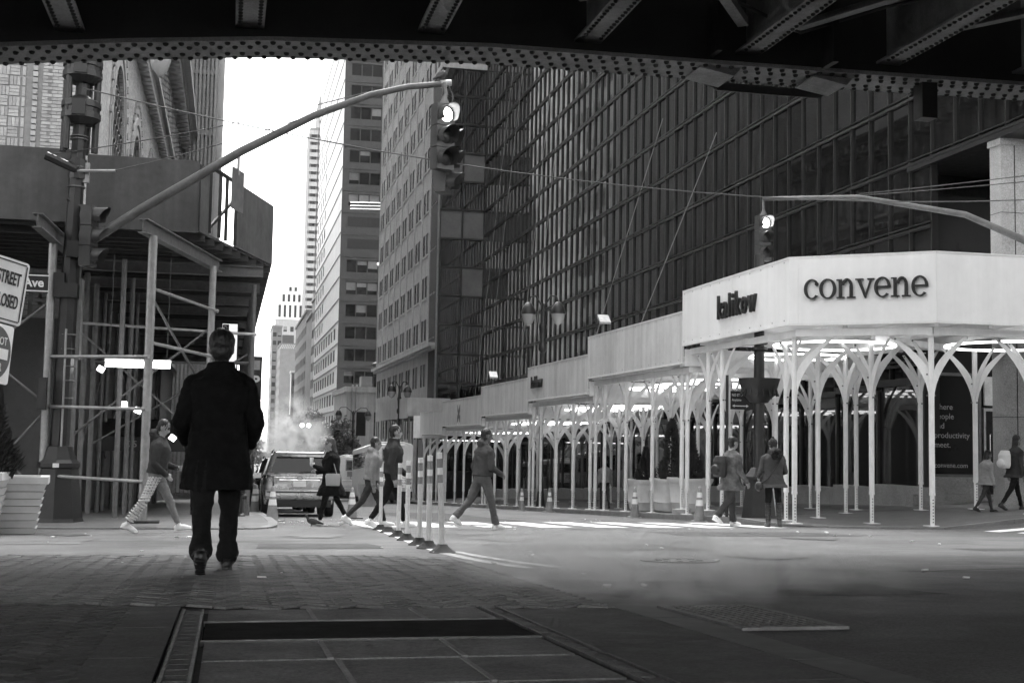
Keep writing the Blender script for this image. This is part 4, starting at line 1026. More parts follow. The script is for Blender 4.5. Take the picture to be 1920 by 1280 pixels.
# ---- octagonal signal and lamp pole at the left corner
PLx, PLy = -2.84, 23.36; PZ = gz(PLx,PLy)+.075
pl = thing('signal_pole', 'dark octagonal signal pole with skirted base and mast arm, left corner', 'signal pole', (PLx,PLy,0))
LX, LY = .012, 0     # the pole leans a little to the right
MB().lathe((0,0,0), [(.46,PZ),(.43,PZ+.06),(.33,PZ+.9),(.36,PZ+.93),(.36,PZ+1.0),(.3,PZ+1.06),(.22,PZ+1.28),(.17,PZ+1.3)], 8).build('base_skirt', M_black, pl)
MB().box((-.05,-.38,PZ+.93),(.05,-.34,PZ+1.0)).build('label_plate', M_refl, pl)
MB().tube([(0,0,PZ+1.25),(.05,0,3.2),(.1,0,5.6),(.16,0,8.6)], [.165,.15,.125,.1], 8).build('shaft', M_black, pl)
for z in (1.2,1.5,1.75,2.05,2.3,5.25,4.9,5.75,5.8): MB().lathe((.03+z*.012,0,0), [(.152,z),(.158,z+.012),(.152,z+.024)], 12).build('steel_band', M_galvd, pl)
for z, r_ in ((6.12,.34),(6.86,.34)):                 # banded collars carrying four vertical pipes
    c_ = MB().lathe((.115,0,0), [(.2,z-.1),(r_,z),(r_,z+.1),(r_-.03,z+.11),(r_-.03,z+.19),(r_,z+.2),(r_,z+.3),(.2,z+.36),(.13,z+.42)], 16).build('collar', M_black, pl)
    MB().box((.0,-.36,z+.02),(.22,-.3,z+.29)).build('collar_plate', M_dgrey, c_)
for a in (.3,1.2,2.9,3.9): MB().tube([(.1+.27*math.cos(a),.27*math.sin(a),5.55),(.13+.27*math.cos(a),.27*math.sin(a),8.4)], .06, 8).build('pipe', M_black, pl)
TIP = Vector((3.80-PLx,0,7.28))
arm = [(.16,-.1,3.8),(1.2,-.1,4.56),(2.9,0,5.74),(4.2,0,6.5),(5.2,0,6.95),(5.9,0,7.16),(TIP.x,0,7.28)]
MB().tube(arm, [.085,.085,.08,.07,.062,.058,.055], 12).build('mast_arm', mat('weathered grey arm', .07, .5, .3, 4.), pl, 40)
MB().tube([(TIP.x-.12,0,7.26),(TIP.x+.08,0,7.3)], [.075,.06], 10).build('arm_cap', M_galv, pl)
MB().box((.0,-.2,3.66),(.26,-.02,3.94)).build('arm_clamp', M_black, pl); MB().box((-.16,-.2,2.95),(.2,.2,3.2)).build('clamp_box', M_black, pl)
MB().tube([(-.42,-.12,5.42),(.1,-.12,5.2)], .075, 8).build('outrigger', M_black, pl); MB().tube([(.1,-.12,5.18),(.75,-.12,5.22)], .03, 6).build('outrigger', M_galv, pl)
MB().lathe((.1,0,0), [(.15,5.05),(.15,5.4)], 10).build('collar', M_black, pl)
MB().tube([(.05,-.17,PZ+1.2),(.05,-.19,2.4)], .02, 6).build('conduit', M_galv, pl)
MB().box((.18,-.06,5.0),(.3,.06,5.35)).build('control_box', M_galv, pl); MB().box((.22,-.02,1.9),(.26,.32,3.3)).build('side_sign', M_galvd, pl)
MB().box((-.36,-.3,1.0),(-.22,-.05,1.55)).build('button_box', M_black, pl)
# street name blade
sn = thing('street_name_sign', 'dark street name blade with white border ending in ve, on left pole', 'street sign', (PLx,PLy-.1,3.18))
MB().box((-1.35,-.015,-.17),(-.17,.015,.17)).build('blade', M_dgrey, sn)
MB().box((-1.3,-.02,.125),(-.22,-.0155,.145)).box((-1.3,-.02,-.145),(-.22,-.0155,-.125)).box((-.235,-.02,-.125),(-.22,-.0155,.125)).build('border', M_refl, sn)
letters('Park Ave', .21, M_refl, sn, (-.36,-.018,-.06), (1,0,0), (0,0,1), .002, align='RIGHT', bold=.006)
MB().box((-.2,-.06,-.22),(-.02,.06,.2)).build('bracket', M_black, sn)

# ---- signal heads
def sig_head(name, label, loc, rz, lit, group='traffic signal heads', n_=3, parent=None, s_=1.):
    t = thing(name, label, 'traffic light', loc, rz, group) if parent is None else thing(name, None, None, loc, rz)
    if parent is not None: t.parent = parent
    H_ = .36*s_
    for k in range(n_):
        z = -k*H_
        hs = MB(); hs.obox((0,.08*s_,z-H_/2), (.34*s_,.2*s_,H_-.012)); hs.ell((0,.17*s_,z-H_/2), (.15*s_,.08*s_,H_*.46), 10, 6); hs.build('housing', mat('signal housing', .045, .45, .2, 5.), t, 40)
        vis_ = MB(); r_ = .155*s_; vs = []; m_ = 14
        for j in range(2):
            for i in range(m_+1):
                a = R(-40+260*i/m_); ln = (.0 if j == 0 else .26*s_*(.55+.45*max(0, math.sin(a))))
                vs.append((r_*math.cos(a), -.02*s_-ln, z-H_/2+r_*math.sin(a)))
        fs = [(i,i+1,m_+2+i,m_+1+i) for i in range(m_)]; vis_.add(vs, fs); vis_.add([(x*.95,y_,z-H_/2+(zz_-z+H_/2)*.95) for x,y_,zz_ in vs], [tuple(reversed(f)) for f in fs])
        vis_.build('visor', MATS['signal housing'], t, 40)
        MB().lathe((0,0,0), [(.118*s_,0),(.09*s_,.02*s_),(.01,.03*s_)], 18).build('lens', M_lens if k == lit else M_black, t, 60).matrix_local = Matrix.Translation((0,-.025*s_,z-H_/2)) @ Matrix.Rotation(R(90), 4, 'X')
    return t
tipw = Vector((3.80,23.36,7.28))
hl = sig_head('traffic_signal', 'hanging traffic signal with lit top lamp at end of left mast arm', (3.76,23.2,6.85), R(24), 0, s_=1.15)
MB().tube([(0,.05,.0),(0,.05,.12),(.03,.05,.2),(0,.07,.42)], [.1,.05,.035,.03], 8).build('hanger', M_galvd, hl)
MB().tube([(.1,.1,.4),(.22,.1,.2),(.2,.1,-.05)], .014, 6).build('wire_loop', M_wire, hl)
h2 = sig_head('traffic_signal', 'second signal head turned aside behind the lit hanging one', (3.9,23.66,6.5), R(62), -1, s_=1.15)
h3 = sig_head('traffic_signal', 'unlit traffic signal facing right on the left corner pole', (-2.42,23.25,4.58), R(74), -1)
MB().tube([(0,.1,-.1),(-.1,.45,.1)], .03, 6).build('bracket', M_black, h3); MB().tube([(0,.1,-1.0),(-.1,.45,-.9)], .03, 6).build('bracket', M_black, h3)
# small sign hung from the arm
hs_ = thing('hanging_sign', 'thin sign seen edge on hanging from the left mast arm', 'sign', (.02,23.36,5.5), R(70))
MB().box((-.3,-.01,-.85),(.3,.01,-.1)).build('plate', M_galvd, hs_); MB().tube([(0,0,-.2),(0,0,.22)], .03, 6).build('strap', M_galv, hs_)
# ---- right signal: arm reaching in from the corner, head over the shed
rs = thing('signal_arm_pole', 'tapered signal mast arm reaching in from right edge over the shed', 'signal pole', (18.6,22.2,0))
MB().tube([(0,0,gz(18.6,22.2)),(0,0,7.6)], [.16,.1], 10).build('shaft', M_black, rs)
MB().tube([(0,0,3.3),(-1.55,2.1,4.95),(-2.6,3.4,5.85),(-4.2,5.3,6.5),(-5.8,7.2,6.72)], [.1,.09,.075,.06,.05], 10).build('mast_arm', MATS['weathered grey arm'], rs, 40)
hr = sig_head('traffic_signal', 'traffic signal with lit top lamp hanging above the white shed corner', (12.84,29.4,6.3), R(8), 0, s_=1.05)
MB().tube([(0,.05,0),(0,.06,.15),(0,.08,.42)], [.09,.04,.03], 8).build('hanger', M_galvd, hr)
# ---- lamp post under the right shed with basin and no-standing sign
lp = thing('street_lamp', 'black lamp post with fluted basin rising through the white shed', 'lamp post', (11.62,26.9,0))
z0 = gz(11.62,26.9)+.12
MB().lathe((0,0,0), [(.42,z0),(.4,z0+.08),(.3,z0+.82),(.33,z0+.86),(.33,z0+.92),(.18,z0+1.1),(.16,z0+1.12)], 8).build('base_skirt', M_black, lp)
MB().lathe((0,0,0), [(.125,z0+1.1),(.115,3.0),(.11,4.9)], 12).build('shaft', M_black, lp, 40)
for z in (2.72,2.86): MB().lathe((0,0,0), [(.16,z),(.19,z+.02),(.19,z+.07),(.16,z+.09)], 14).build('collar', M_black, lp)
bs = MB().lathe((0,0,0), [(.14,1.55),(.2,1.56),(.36,1.75),(.42,1.93),(.46,2.06),(.47,2.1),(.4,2.1)], 24).build('basin', M_black, lp, 30)
for k in range(18): MB().obox((.385*math.cos(k*.349),.385*math.sin(k*.349),1.85), (.03,.03,.3), k*.349, ry=R(-18)).build('flute', M_black, bs)
ns = thing('no_standing_sign', 'small dark no standing anytime sign on thin post beside the lamp post', 'street sign', (11.42,27.6,0))
MB().tube([(-.28,0,gz(11.6,27.4)+.12),(-.28,0,2.2)], .035, 8).build('post', M_black, ns); MB().box((-.2,-.012,1.42),(.28,.0,1.84)).build('plate', M_dgrey, ns)
letters('NO STANDING', .085, M_refl, ns, (-.17,-.014,1.72), (1,0,0), (0,0,1), .001, sx=.78); letters('Anytime', .085, M_refl, ns, (-.17,-.014,1.61), (1,0,0), (0,0,1), .001, sx=.8)
MB().box((-.13,-.016,1.49),(.2,-.0125,1.51)).build('arrow', M_refl, ns)
for s_ in (-1, 1): MB().prism([(0,0),(-.06*s_,.035),(-.06*s_,-.035)][::s_], (.04+.2*s_,-.013,1.5), (1,0,0), (0,0,1), .003).build('arrow', M_refl, ns)
# ---- twin-headed lamp beyond the shed, another smaller one farther off
def twin_lamp(label, loc, z0, ztop, rz, s_=1.):
    t = thing('street_lamp', label, 'lamp post', loc, rz, 'twin headed street lamps')
    MB().lathe((0,0,0), [(.2,z0),(.1,z0+.9),(.09,ztop-2.2)], 10).build('shaft', M_black, t)
    MB().lathe((0,0,0), [(.1,ztop-2.3),(.17,ztop-2.2),(.17,ztop-2.0),(.1,ztop-1.9),(.13,ztop-1.4),(.16,ztop-1.3),(.1,ztop-1.1),(.05,ztop-.4)], 12).build('finial', M_black, t, 40)
    for k in (-1, 1):
        pts = [(0,0,ztop-1.0),(k*.08*s_,0,ztop-.45),(k*.3*s_,0,ztop-.1),(k*.52*s_,0,ztop-.12),(k*.6*s_,0,ztop-.35)]
        MB().tube(pts, .035, 8).build('arm', M_black, t, 40)
        h_ = MB().lathe((k*.6*s_,0,ztop-.95), [(.05,.62),(.12,.58),(.24,.4),(.3,.22),(.3,.14)], 16).build('hood', M_black, t, 40)
        MB().lathe((k*.6*s_,0,ztop-.95), [(.27,.14),(.25,-.02),(.16,-.2),(.03,-.3)], 16).build('globe', mat('lamp glass', .26, .2, .05), t, 60)
    return t
twin_lamp('black twin headed street lamp rising above the grey shed panels', (11.8,48.1,0), gz(11.8,48), 6.35, R(-30))
twin_lamp('small twin street lamp in front of the brick building far down', (11.2,86,0), gz(11,86), 4.6, R(20))
twin_lamp('distant twin street lamp before the low pale corner building', (10.6,112,0), gz(11,112), 3.4, R(10), 2.2)
t = thing('street_lamp', 'clear teardrop lamp globe hanging just below the viaduct edge', 'lamp', (-1.57,26,7.7))
MB().lathe((0,0,0), [(.2,.5),(.21,.34),(.16,.18),(.07,.05),(.01,.0)], 16).build('globe', MATS['lamp glass'], t, 60); MB().lathe((0,0,0), [(.24,.5),(.22,.62),(.1,.9)], 16).build('hood', M_black, t); MB().tube([(0,0,.9),(.0,.3,1.6),(-1.1,-2.6,1.5)], .04).build('arm', M_black, t)

# ---- cables
def cable(label, a, b_, sag, r_=.012, n_=18, m_=M_wire, name='cable', group=None):
    a = Vector(a); b_ = Vector(b_); pts = [a+(b_-a)*(i/n_)-Vector((0,0,sag*4*(i/n_)*(1-i/n_))) for i in range(n_+1)]
    return tag(MB().tube(pts, r_, 5).build(name, m_), label, 'cable', group)
cable('long sagging cable strung right across the junction', (-2.68,23.1,6.62), (20.5,24.6,6.5), .95, .013)
cable('guy wire from left outrigger tip up to the mast arm', (-3.25,23.2,5.42), (2.3,23.36,7.0), .1, .01)
cable('lower guy wire from grey outrigger to the mast arm', (-2.1,23.2,5.22), (2.3,23.36,6.95), .1, .01)
cable('upper guy wire from right edge to right mast arm', (18.6,22.2,6.6), (14.4,27.5,6.58), .03, .011); cable('lower guy wire from right edge to right mast arm', (18.6,22.2,6.4), (14.4,27.5,6.54), .03, .011)
for i, (y0, y1, z1) in enumerate(((77.5,80,3.0),(74.3,76.6,3.0),(66,67.5,3.4),(63.3,64.6,3.4))):
    cable(['pale rope down the glass facade, first from the brick building','pale rope down the glass facade, second from the brick building','pale rope down the glass facade, third from the brick building','pale rope down the glass facade, fourth from the brick building'][i], (17.0,y0,26), (15.2,y1,z1), .0, .02, 4, M_rope, 'rope', 'ropes hanging down the glass facade')
cable('thin slanting rope across the dark glass above grey panels', (17.1,49.5,14), (15,53,4), 0, .018, 4, M_rope, 'rope'); cable('steep slanting rope across the glass just left of the white shed', (17.1,43.5,12), (14.5,45.5,4), 0, .018, 4, M_rope, 'rope')

# ---- signs at the left edge
def sign_plate(name, label, loc, rz, tilt, w_, h_, cat='sign'):
    t = thing(name, label, cat, loc); t.rotation_euler = (0, tilt, rz)
    mb = MB(); k = []
    for cx, cz, a0 in ((w_/2-.04,h_/2-.04,0),(-w_/2+.04,h_/2-.04,90),(-w_/2+.04,-h_/2+.04,180),(w_/2-.04,-h_/2+.04,270)):
        for i in range(5): a = R(a0+i*22.5); k.append((cx+.04*math.cos(a), cz+.04*math.sin(a)))
    mb.prism(k, (0,0,0), (1,0,0), (0,0,1), -.006); mb.build('plate', M_refl, t); return t
sc_ = sign_plate('street_closed_sign', 'white STREET CLOSED sign cut by the left edge', (-2.645,16.2,2.3), R(48), R(8), .54, .78)
letters('STREET', .22, M_letter, sc_, (0,-.008,.08), (1,0,0), (0,0,1), .002, sx=.47, align='CENTER', bold=.004); letters('CLOSED', .22, M_letter, sc_, (0,-.008,-.2), (1,0,0), (0,0,1), .002, sx=.44, align='CENTER', bold=.004)
bd = MB()
for x0, z0, x1, z1 in ((-.225,.345,.225,.36),(-.225,-.36,.225,-.345),(.225,-.345,.24,.345),(-.24,-.345,-.225,.345)): bd.box((x0,-.009,z0),(x1,-.0065,z1))
bd.build('border', M_letter, sc_)
de = sign_plate('do_not_enter_sign', 'do not enter sign with grey disc below STREET CLOSED sign', (-2.78,16.35,1.56), R(58), R(6), .58, .72)
MB().prism([(.27*math.cos(R(t)),.33*math.sin(R(t))) for t in range(0,360,10)], (0,-.0065,0), (1,0,0), (0,0,1), .003).build('disc', mat('red sign face in grey', .09, .5, .1), de)
MB().box((-.22,-.013,-.065),(.22,-.010,.065)).build('bar', M_refl, de)
letters('DO NOT', .14, M_refl, de, (0,-.011,.11), (1,0,0), (0,0,1), .002, sx=.66, align='CENTER'); letters('ENTER', .14, M_refl, de, (0,-.011,-.21), (1,0,0), (0,0,1), .002, sx=.66, align='CENTER')
po = tag(MB().tube([(-2.97,16.75,gz(-3,16.75)),(-2.93,16.72,2.7)], .035, 8).build('sign_post', M_black), 'thin black sign post at the left edge behind planters', 'post')
pk = thing('parking_sign', 'vertical dark blade sign with white letters PARK beyond left shed', 'sign', (.9,48,0))
MB().box((-.2,-.12,.9),(.24,.12,3.55)).build('blade', M_dgrey, pk)
for i, ch in enumerate('PARK'): letters(ch, .55, M_refl, pk, (.02,-.125,2.45-i*.52), (1,0,0), (0,0,1), .004, align='CENTER', bold=.02)
MB().box((-.12,-.13,3.05),(.16,-.121,3.4)).build('panel', M_galv, pk)
s3 = thing('subway_sign', 'lit narrow sign panel with number 3 under left shed behind the man', 'sign', (-.05,39,0))
MB().box((-.26,-.05,2.3),(.26,.05,4.0)).build('case', M_black, s3); MB().box((-.22,-.06,2.36),(.22,-.051,3.94)).build('face', emit('backlit panel', .12), s3); MB().box((-.21,-.066,3.66),(-.03,-.061,3.92)).build('badge', M_black, s3)
letters('3', .24, M_refl, s3, (-.12,-.068,3.71), (1,0,0), (0,0,1), .002, align='CENTER')
aw = thing('awning', 'dark entrance awning numbered 125 P under the scaffold', 'awning', (-1.6,34,0))
MB().add([(-1.5,0,1.0),(1.2,0,1.0),(1.2,-1.2,.55),(-1.5,-1.2,.55),(-1.5,-1.2,.2),(1.2,-1.2,.2)], [(0,3,2,1),(3,4,5,2)]).build('canvas', M_dgrey, aw); letters('125 P', .22, M_galv, aw, (-.9,-1.21,.3), (1,0,0), (0,0,1), .002)

# ---- planters with conifers
def conifer(parent_label, loc, h_, r_, m_=M_leaf, n_=1500):
    t = thing('conifer', parent_label, 'shrub', loc)
    MB().tube([(0,0,0),(0,0,h_*.9)], [.05,.01], 6).build('trunk', M_bark, t)
    mb = MB()
    for i in range(n_):
        z = h_*(.04+.95*random.random()**1.2); k = z/h_; rad = r_*(1-k)**.75*(1-.3*(k < .1))*random.uniform(.55,1.05)*(1+.18*math.sin(5*z+random.random()))
        a = random.uniform(0, 6.283); c = Vector((rad*math.cos(a), rad*math.sin(a), z)); d = Vector((math.cos(a), math.sin(a), .9+random.uniform(-.3,.6))).normalized()*random.uniform(.06,.13); s_ = d.orthogonal().normalized()*random.uniform(.015,.035)
        s2_ = d.cross(s_).normalized()*s_.length
        mb.add([c-s_, c+s_, c+d, c-s2_, c+s2_], [(0,1,2),(3,4,2)])
    mb.build('crown', m_, t); return t
def slat_planter(label, x, y, w0, w1, h_, rz=0):
    t = thing('planter', label, 'planter', (x,y,gz(x,y)), rz, 'cream slatted planters'); n_ = 7
    for k in range(n_):
        za, zb = h_*k/n_, h_*(k+1)/n_-.008; wa = w0+(w1-w0)*k/n_; wb = w0+(w1-w0)*(k+1)/n_
        vs = [(sx*wa/2,sy*wa/2,za) for sx,sy in ((-1,-1),(1,-1),(1,1),(-1,1))]+[(sx*(wb/2+.02),sy*(wb/2+.02),zb) for sx,sy in ((-1,-1),(1,-1),(1,1),(-1,1))]
        MB().add(vs, [(0,3,2,1),(4,5,6,7),(0,1,5,4),(1,2,6,5),(2,3,7,6),(3,0,4,7)]).build('slat', M_plant, t)
    mb = MB(); r0, r1 = w1/2+.05, w1/2-.06
    for a, b_ in (((-r0,-r0),(r0,-r1)),((-r0,r1),(r0,r0)),((-r0,-r1),(-r1,r1)),((r1,-r1),(r0,r1))): mb.box((a[0],a[1],h_),(b_[0],b_[1],h_+.1))
    mb.build('rim', M_plant, t); MB().box((-r1,-r1,h_-.02),(r1,r1,h_+.03)).build('soil', M_soil, t); return t
slat_planter('cream slatted planter nearest the left edge', -3.28, 18.3, .5, .72, .74); slat_planter('cream slatted planter beside the base of signal pole', -2.86, 19.1, .5, .74, .7, R(6))
conifer('dense dark conifer rising from the left planters', (-3.18,18.5,gz(0,18.6)+.7), 1.45, .42, n_=2600)
def pot(label, x, y, w_, d_, h_):
    zg = gz(x,y)+.12; t = thing('planter', label, 'planter', (x,y,zg), 0, 'pale pots under the white shed')
    n_ = 24; prof = [(.62,0),(.78,.08),(.86,.3),(.885,.32),(.87,.34),(.95,.82),(.98,.86),(1.06,.95),(1.06,1.0),(.96,1.0),(.93,.93)]
    mb = MB(); vs = []
    for r_, z in prof:
        for j in range(n_):
            a = 2*math.pi*j/n_; cx, sy = math.cos(a), math.sin(a); e = .45
            vs.append((w_/2*r_*math.copysign(abs(cx)**e,cx), d_/2*r_*math.copysign(abs(sy)**e,sy), z*h_))
    mb.add(vs, [(i*n_+j,i*n_+(j+1)%n_,(i+1)*n_+(j+1)%n_,(i+1)*n_+j) for i in range(len(prof)-1) for j in range(n_)]+[tuple((len(prof)-1)*n_+j for j in range(n_))]); mb.build('pot', M_plantg, t, 35)
    MB().tube([(.14*math.cos(a*.5236),-d_/2*.93,h_*.6+.1*math.sin(a*.5236)) for a in range(13)], .012, 5).build('medallion', M_plantg, t); MB().box((-w_*.4,-d_*.4,h_*.9),(w_*.4,d_*.4,h_*.955)).build('soil', M_soil, t); return zg
for i, (x, y, w_) in enumerate(((12.0,36.0,1.0),(12.1,34.0,1.0),(12.0,32.3,.95))):
    zg = pot(['pale stone pot in the row under shed, farthest of three','pale stone pot in middle of the row under shed','pale stone pot with medallion nearest the lamp post'][i], x, y, w_, 1.3, .95)
    conifer(['small sparse conifer in farthest pale pot','tall dark conifer in the middle pale pot','bushy conifer in pale pot with medallion'][i], (x,y,zg+.85), (1.0,1.75,1.25)[i], (.3,.38,.36)[i])

# ---- traffic cones, delineator posts, hydrant, litter bag
def cone(label, x, y, h_=.72, z=None, lid=False):
    t = thing('traffic_cone', label, 'traffic cone', (x,y,gz(x,y) if z is None else z), random.uniform(0,1.5), 'traffic cones')
    MB().box((-.19,-.19,0),(.19,.19,.03)).build('base', M_blackp if lid else M_cone, t); r = lambda k: .135-.1*k
    MB().lathe((0,0,0), [(r(0),.03),(r(.45),.03+h_*.43),(r(.45)+.002,.03+h_*.43)], 14).build('body', M_cone, t, 50)
    MB().lathe((0,0,0), [(r(.44),.03+h_*.43),(r(.62),.03+h_*.6)], 14).build('collar', M_refl, t, 50); MB().lathe((0,0,0), [(r(.62),.03+h_*.6),(r(.7),.03+h_*.67)], 14).build('body', M_cone, t, 50)
    MB().lathe((0,0,0), [(r(.7),.03+h_*.67),(r(.84),.03+h_*.82)], 14).build('collar', M_refl, t, 50); MB().lathe((0,0,0), [(r(.84),.03+h_*.82),(r(1),h_),(.02,h_+.01)], 14).build('body', M_cone, t, 50)
for i, (x, y, l_) in enumerate(((.95,27.2,0),(2.9,30.4,1),(10.8,33.3,0),(10.7,46.5,0),(10.6,52,0),(10.6,56.5,0),(10.75,42.5,0),(.72,33.6,0),(.85,37.5,0),(10.75,28.3,0))):
    cone(['scuffed cone by the rear left corner of the silver car','cone with black base behind woman beside the silver car','striped cone at kerb before the pale pots','cone at right kerb right of the hooded walker','smaller cone at right kerb behind the hooded walker','far cone at right kerb near the bus','cone at right kerb under grey shed panels','thin cone tucked between kerb and dark parked car','farther cone beside the dark parked cars','pale cone at kerb behind man in cap'][i], x, y, .72 if i < 2 else .8, None, bool(l_))
dl = [(2.5,21.2,0),(2.46,19.8,1),(2.36,17.9,0),(2.29,16.5,0),(2.23,15.0,0),(2.19,14.05,0),(2.18,13.05,0)]
nm = ['farthest in the row','second farthest, fallen flat, only its black base','third farthest','middle of the row','third nearest','second nearest','nearest the camera and leaning']
for i, (x, y, st) in enumerate(dl):
    t = thing('delineator_post', 'striped white delineator post, '+nm[i] if not st else 'black rubber base of a missing delineator post in the row', 'bollard', (x,y,gz(x,y)), random.uniform(0,1), 'white delineator posts along lane line')
    MB().lathe((0,0,0), [(.135,0),(.135,.012),(.065,.06),(.05,.09),(.045,.09)], 12).build('base', M_rubber, t, 40)
    if st: continue
    ln = (-.05 if i == 6 else random.uniform(-.02,.02)); hh = 1.02
    def pt(z): return (ln*z*1.2, 0, z)
    prev = .09
    for z1, m_ in ((hh*.7,mat('scuffed white tube', .62, .6, .15, 9., streak=.3)),(hh*.78,M_cone),(hh*.85,M_refl),(hh*.94,M_cone),(hh,M_refl)):
        MB().tube([pt(prev), pt(z1)], .03, 10).build('tube' if m_ is not M_refl else 'band', m_, t, 40); prev = z1
hy = thing('fire_hydrant', 'dark fire hydrant on the left sidewalk behind the man', 'hydrant', (.25,27.5,gz(.2,27.5)+.08))
MB().lathe((0,0,0), [(.16,0),(.16,.05),(.1,.08),(.1,.5),(.14,.52),(.14,.56),(.1,.66),(.03,.74),(.03,.78)], 12).build('barrel', M_black, hy, 40)
for a in (0, math.pi): MB().tube([(0,0,.42),(.17*math.cos(a),.17*math.sin(a),.42)], .05, 8).build('nozzle', M_black, hy)
# ---- far street tree
def tree(label, loc, h_, r_, n_=5200):
    t = thing('street_tree', label, 'tree', loc); tr = MB(); tr.tube([(0,0,0),(.1,0,h_*.3),(0,.1,h_*.55)], [.22,.16,.1], 8); tips = []
    for i in range(9):
        a = i*.698+random.random()*.4; l_ = r_*random.uniform(.5,.85); e = Vector((l_*math.cos(a), l_*math.sin(a), h_*random.uniform(.55,.9))); tr.tube([(0,.05,h_*random.uniform(.3,.5)), e*.55+Vector((0,0,h_*.2)), e], [.09,.05,.02], 5); tips.append(e)
    tr.build('trunk', M_bark, t); mb = MB(); cl = []
    for i in range(34):
        a = random.uniform(0,6.283); q = random.random()**.5; cl.append((Vector((r_*q*math.cos(a), r_*q*math.sin(a), h_*(.42+.5*random.random()*(1-.45*q*q)))), random.uniform(.5,1.1)))
    for i in range(n_):
        c, s_ = random.choice(cl); v_ = Vector((random.gauss(0,1),random.gauss(0,1),random.gauss(0,.6))); v_ = v_.normalized()*s_*random.random()**.4
        p = c+v_; d = Vector((random.gauss(0,1),random.gauss(0,1),random.gauss(0,.7))).normalized()*random.uniform(.1,.2); e = d.orthogonal().normalized()*random.uniform(.05,.1)
        mb.add([p-d, p+e, p+d, p-e], [(0,1,2,3)])
    mb.build('crown', M_leaft, t); return t
tree('leafy street tree behind the buses at far end of the shed', (8.0,112,gz(8,112)), 8.0, 3.5, 8500); tree('smaller tree farther left in the street beyond the steam', (6.8,185,gz(7,170)), 6.5, 2.6, 3000)
tree('pale distant tree left of the street end in steam', (3.6,190,gz(3,170)), 9.5, 1.6, 1800)
fs = thing('far_signal_pole', 'distant signal mast arm curving over the street by the tree', 'signal pole', (9.9,118,gz(10,118)))
MB().tube([(0,0,0),(0,0,5.6)], .09, 8).build('shaft', M_black, fs); MB().tube([(0,0,4.4),(-1.6,0,5.4),(-3.8,0,6.0),(-5.6,0,6.2)], .05, 6).build('mast_arm', M_galvd, fs); MB().box((-.5,-.15,4.2),(-.2,.15,5.1)).build('signal_head', M_black, fs)
for i, x in enumerate((5.55,6.05)): tag(MB().ell((x,100,1.55), (.16,.1,.16)).build('warning_lamp', M_spark, None), ['small lit lamp above the woman in black, left of pair','small lit lamp above the woman in black, right of pair'][i], 'lamp')
# ================================================================ vehicles
def bevelled(o, w_=.04, seg=3):
    b = o.modifiers.new('bevel', 'BEVEL'); b.width = w_; b.segments = seg; b.limit_method = 'ANGLE'; b.angle_limit = R(25)
    for p in o.data.polygons: p.use_smooth = True
    return o
def loft(sections, closed_ends=True):
    mb = MB(); n = len(sections[0]); vs = [p for s_ in sections for p in s_]
    fs = [(i*n+j, (i+1)*n+j, (i+1)*n+(j+1) % n, i*n+(j+1) % n) for i in range(len(sections)-1) for j in range(n)]
    if closed_ends: fs += [tuple(range(n)), tuple(reversed([(len(sections)-1)*n+j for j in range(n)]))]
    return mb.add(vs, fs)
def wheel(parent, x, y, r_, side):
    w_ = thing('wheel', None, None, (x,y,r_)); w_.parent = parent
    ty = MB(); n = 24; prof = [(r_*.62,-.1),(r_*.93,-.1),(r_,-.06),(r_,.06),(r_*.93,.1),(r_*.62,.1)]; vs = []
    for rr_, xx in prof:
        for j in range(n): a = 2*math.pi*j/n; vs.append((xx, rr_*math.cos(a), rr_*math.sin(a)))
    ty.add(vs, [(i*n+j,i*n+(j+1)%n,(i+1)*n+(j+1)%n,(i+1)*n+j) for i in range(5) for j in range(n)]); ty.build('tyre', M_rubber, w_, 50)
    rm = MB(); rm.add([(side*.07, r_*.63*math.cos(2*math.pi*j/n), r_*.63*math.sin(2*math.pi*j/n)) for j in range(n)]+[(side*.03,0,0)], [(j,(j+1)%n,n) for j in range(n)])
    for k in range(5): a = k*1.2566; rm.beam((side*.075,0,0),(side*.085,r_*.6*math.cos(a),r_*.6*math.sin(a)), .05, .03)
    rm.build('rim', M_silver, w_)
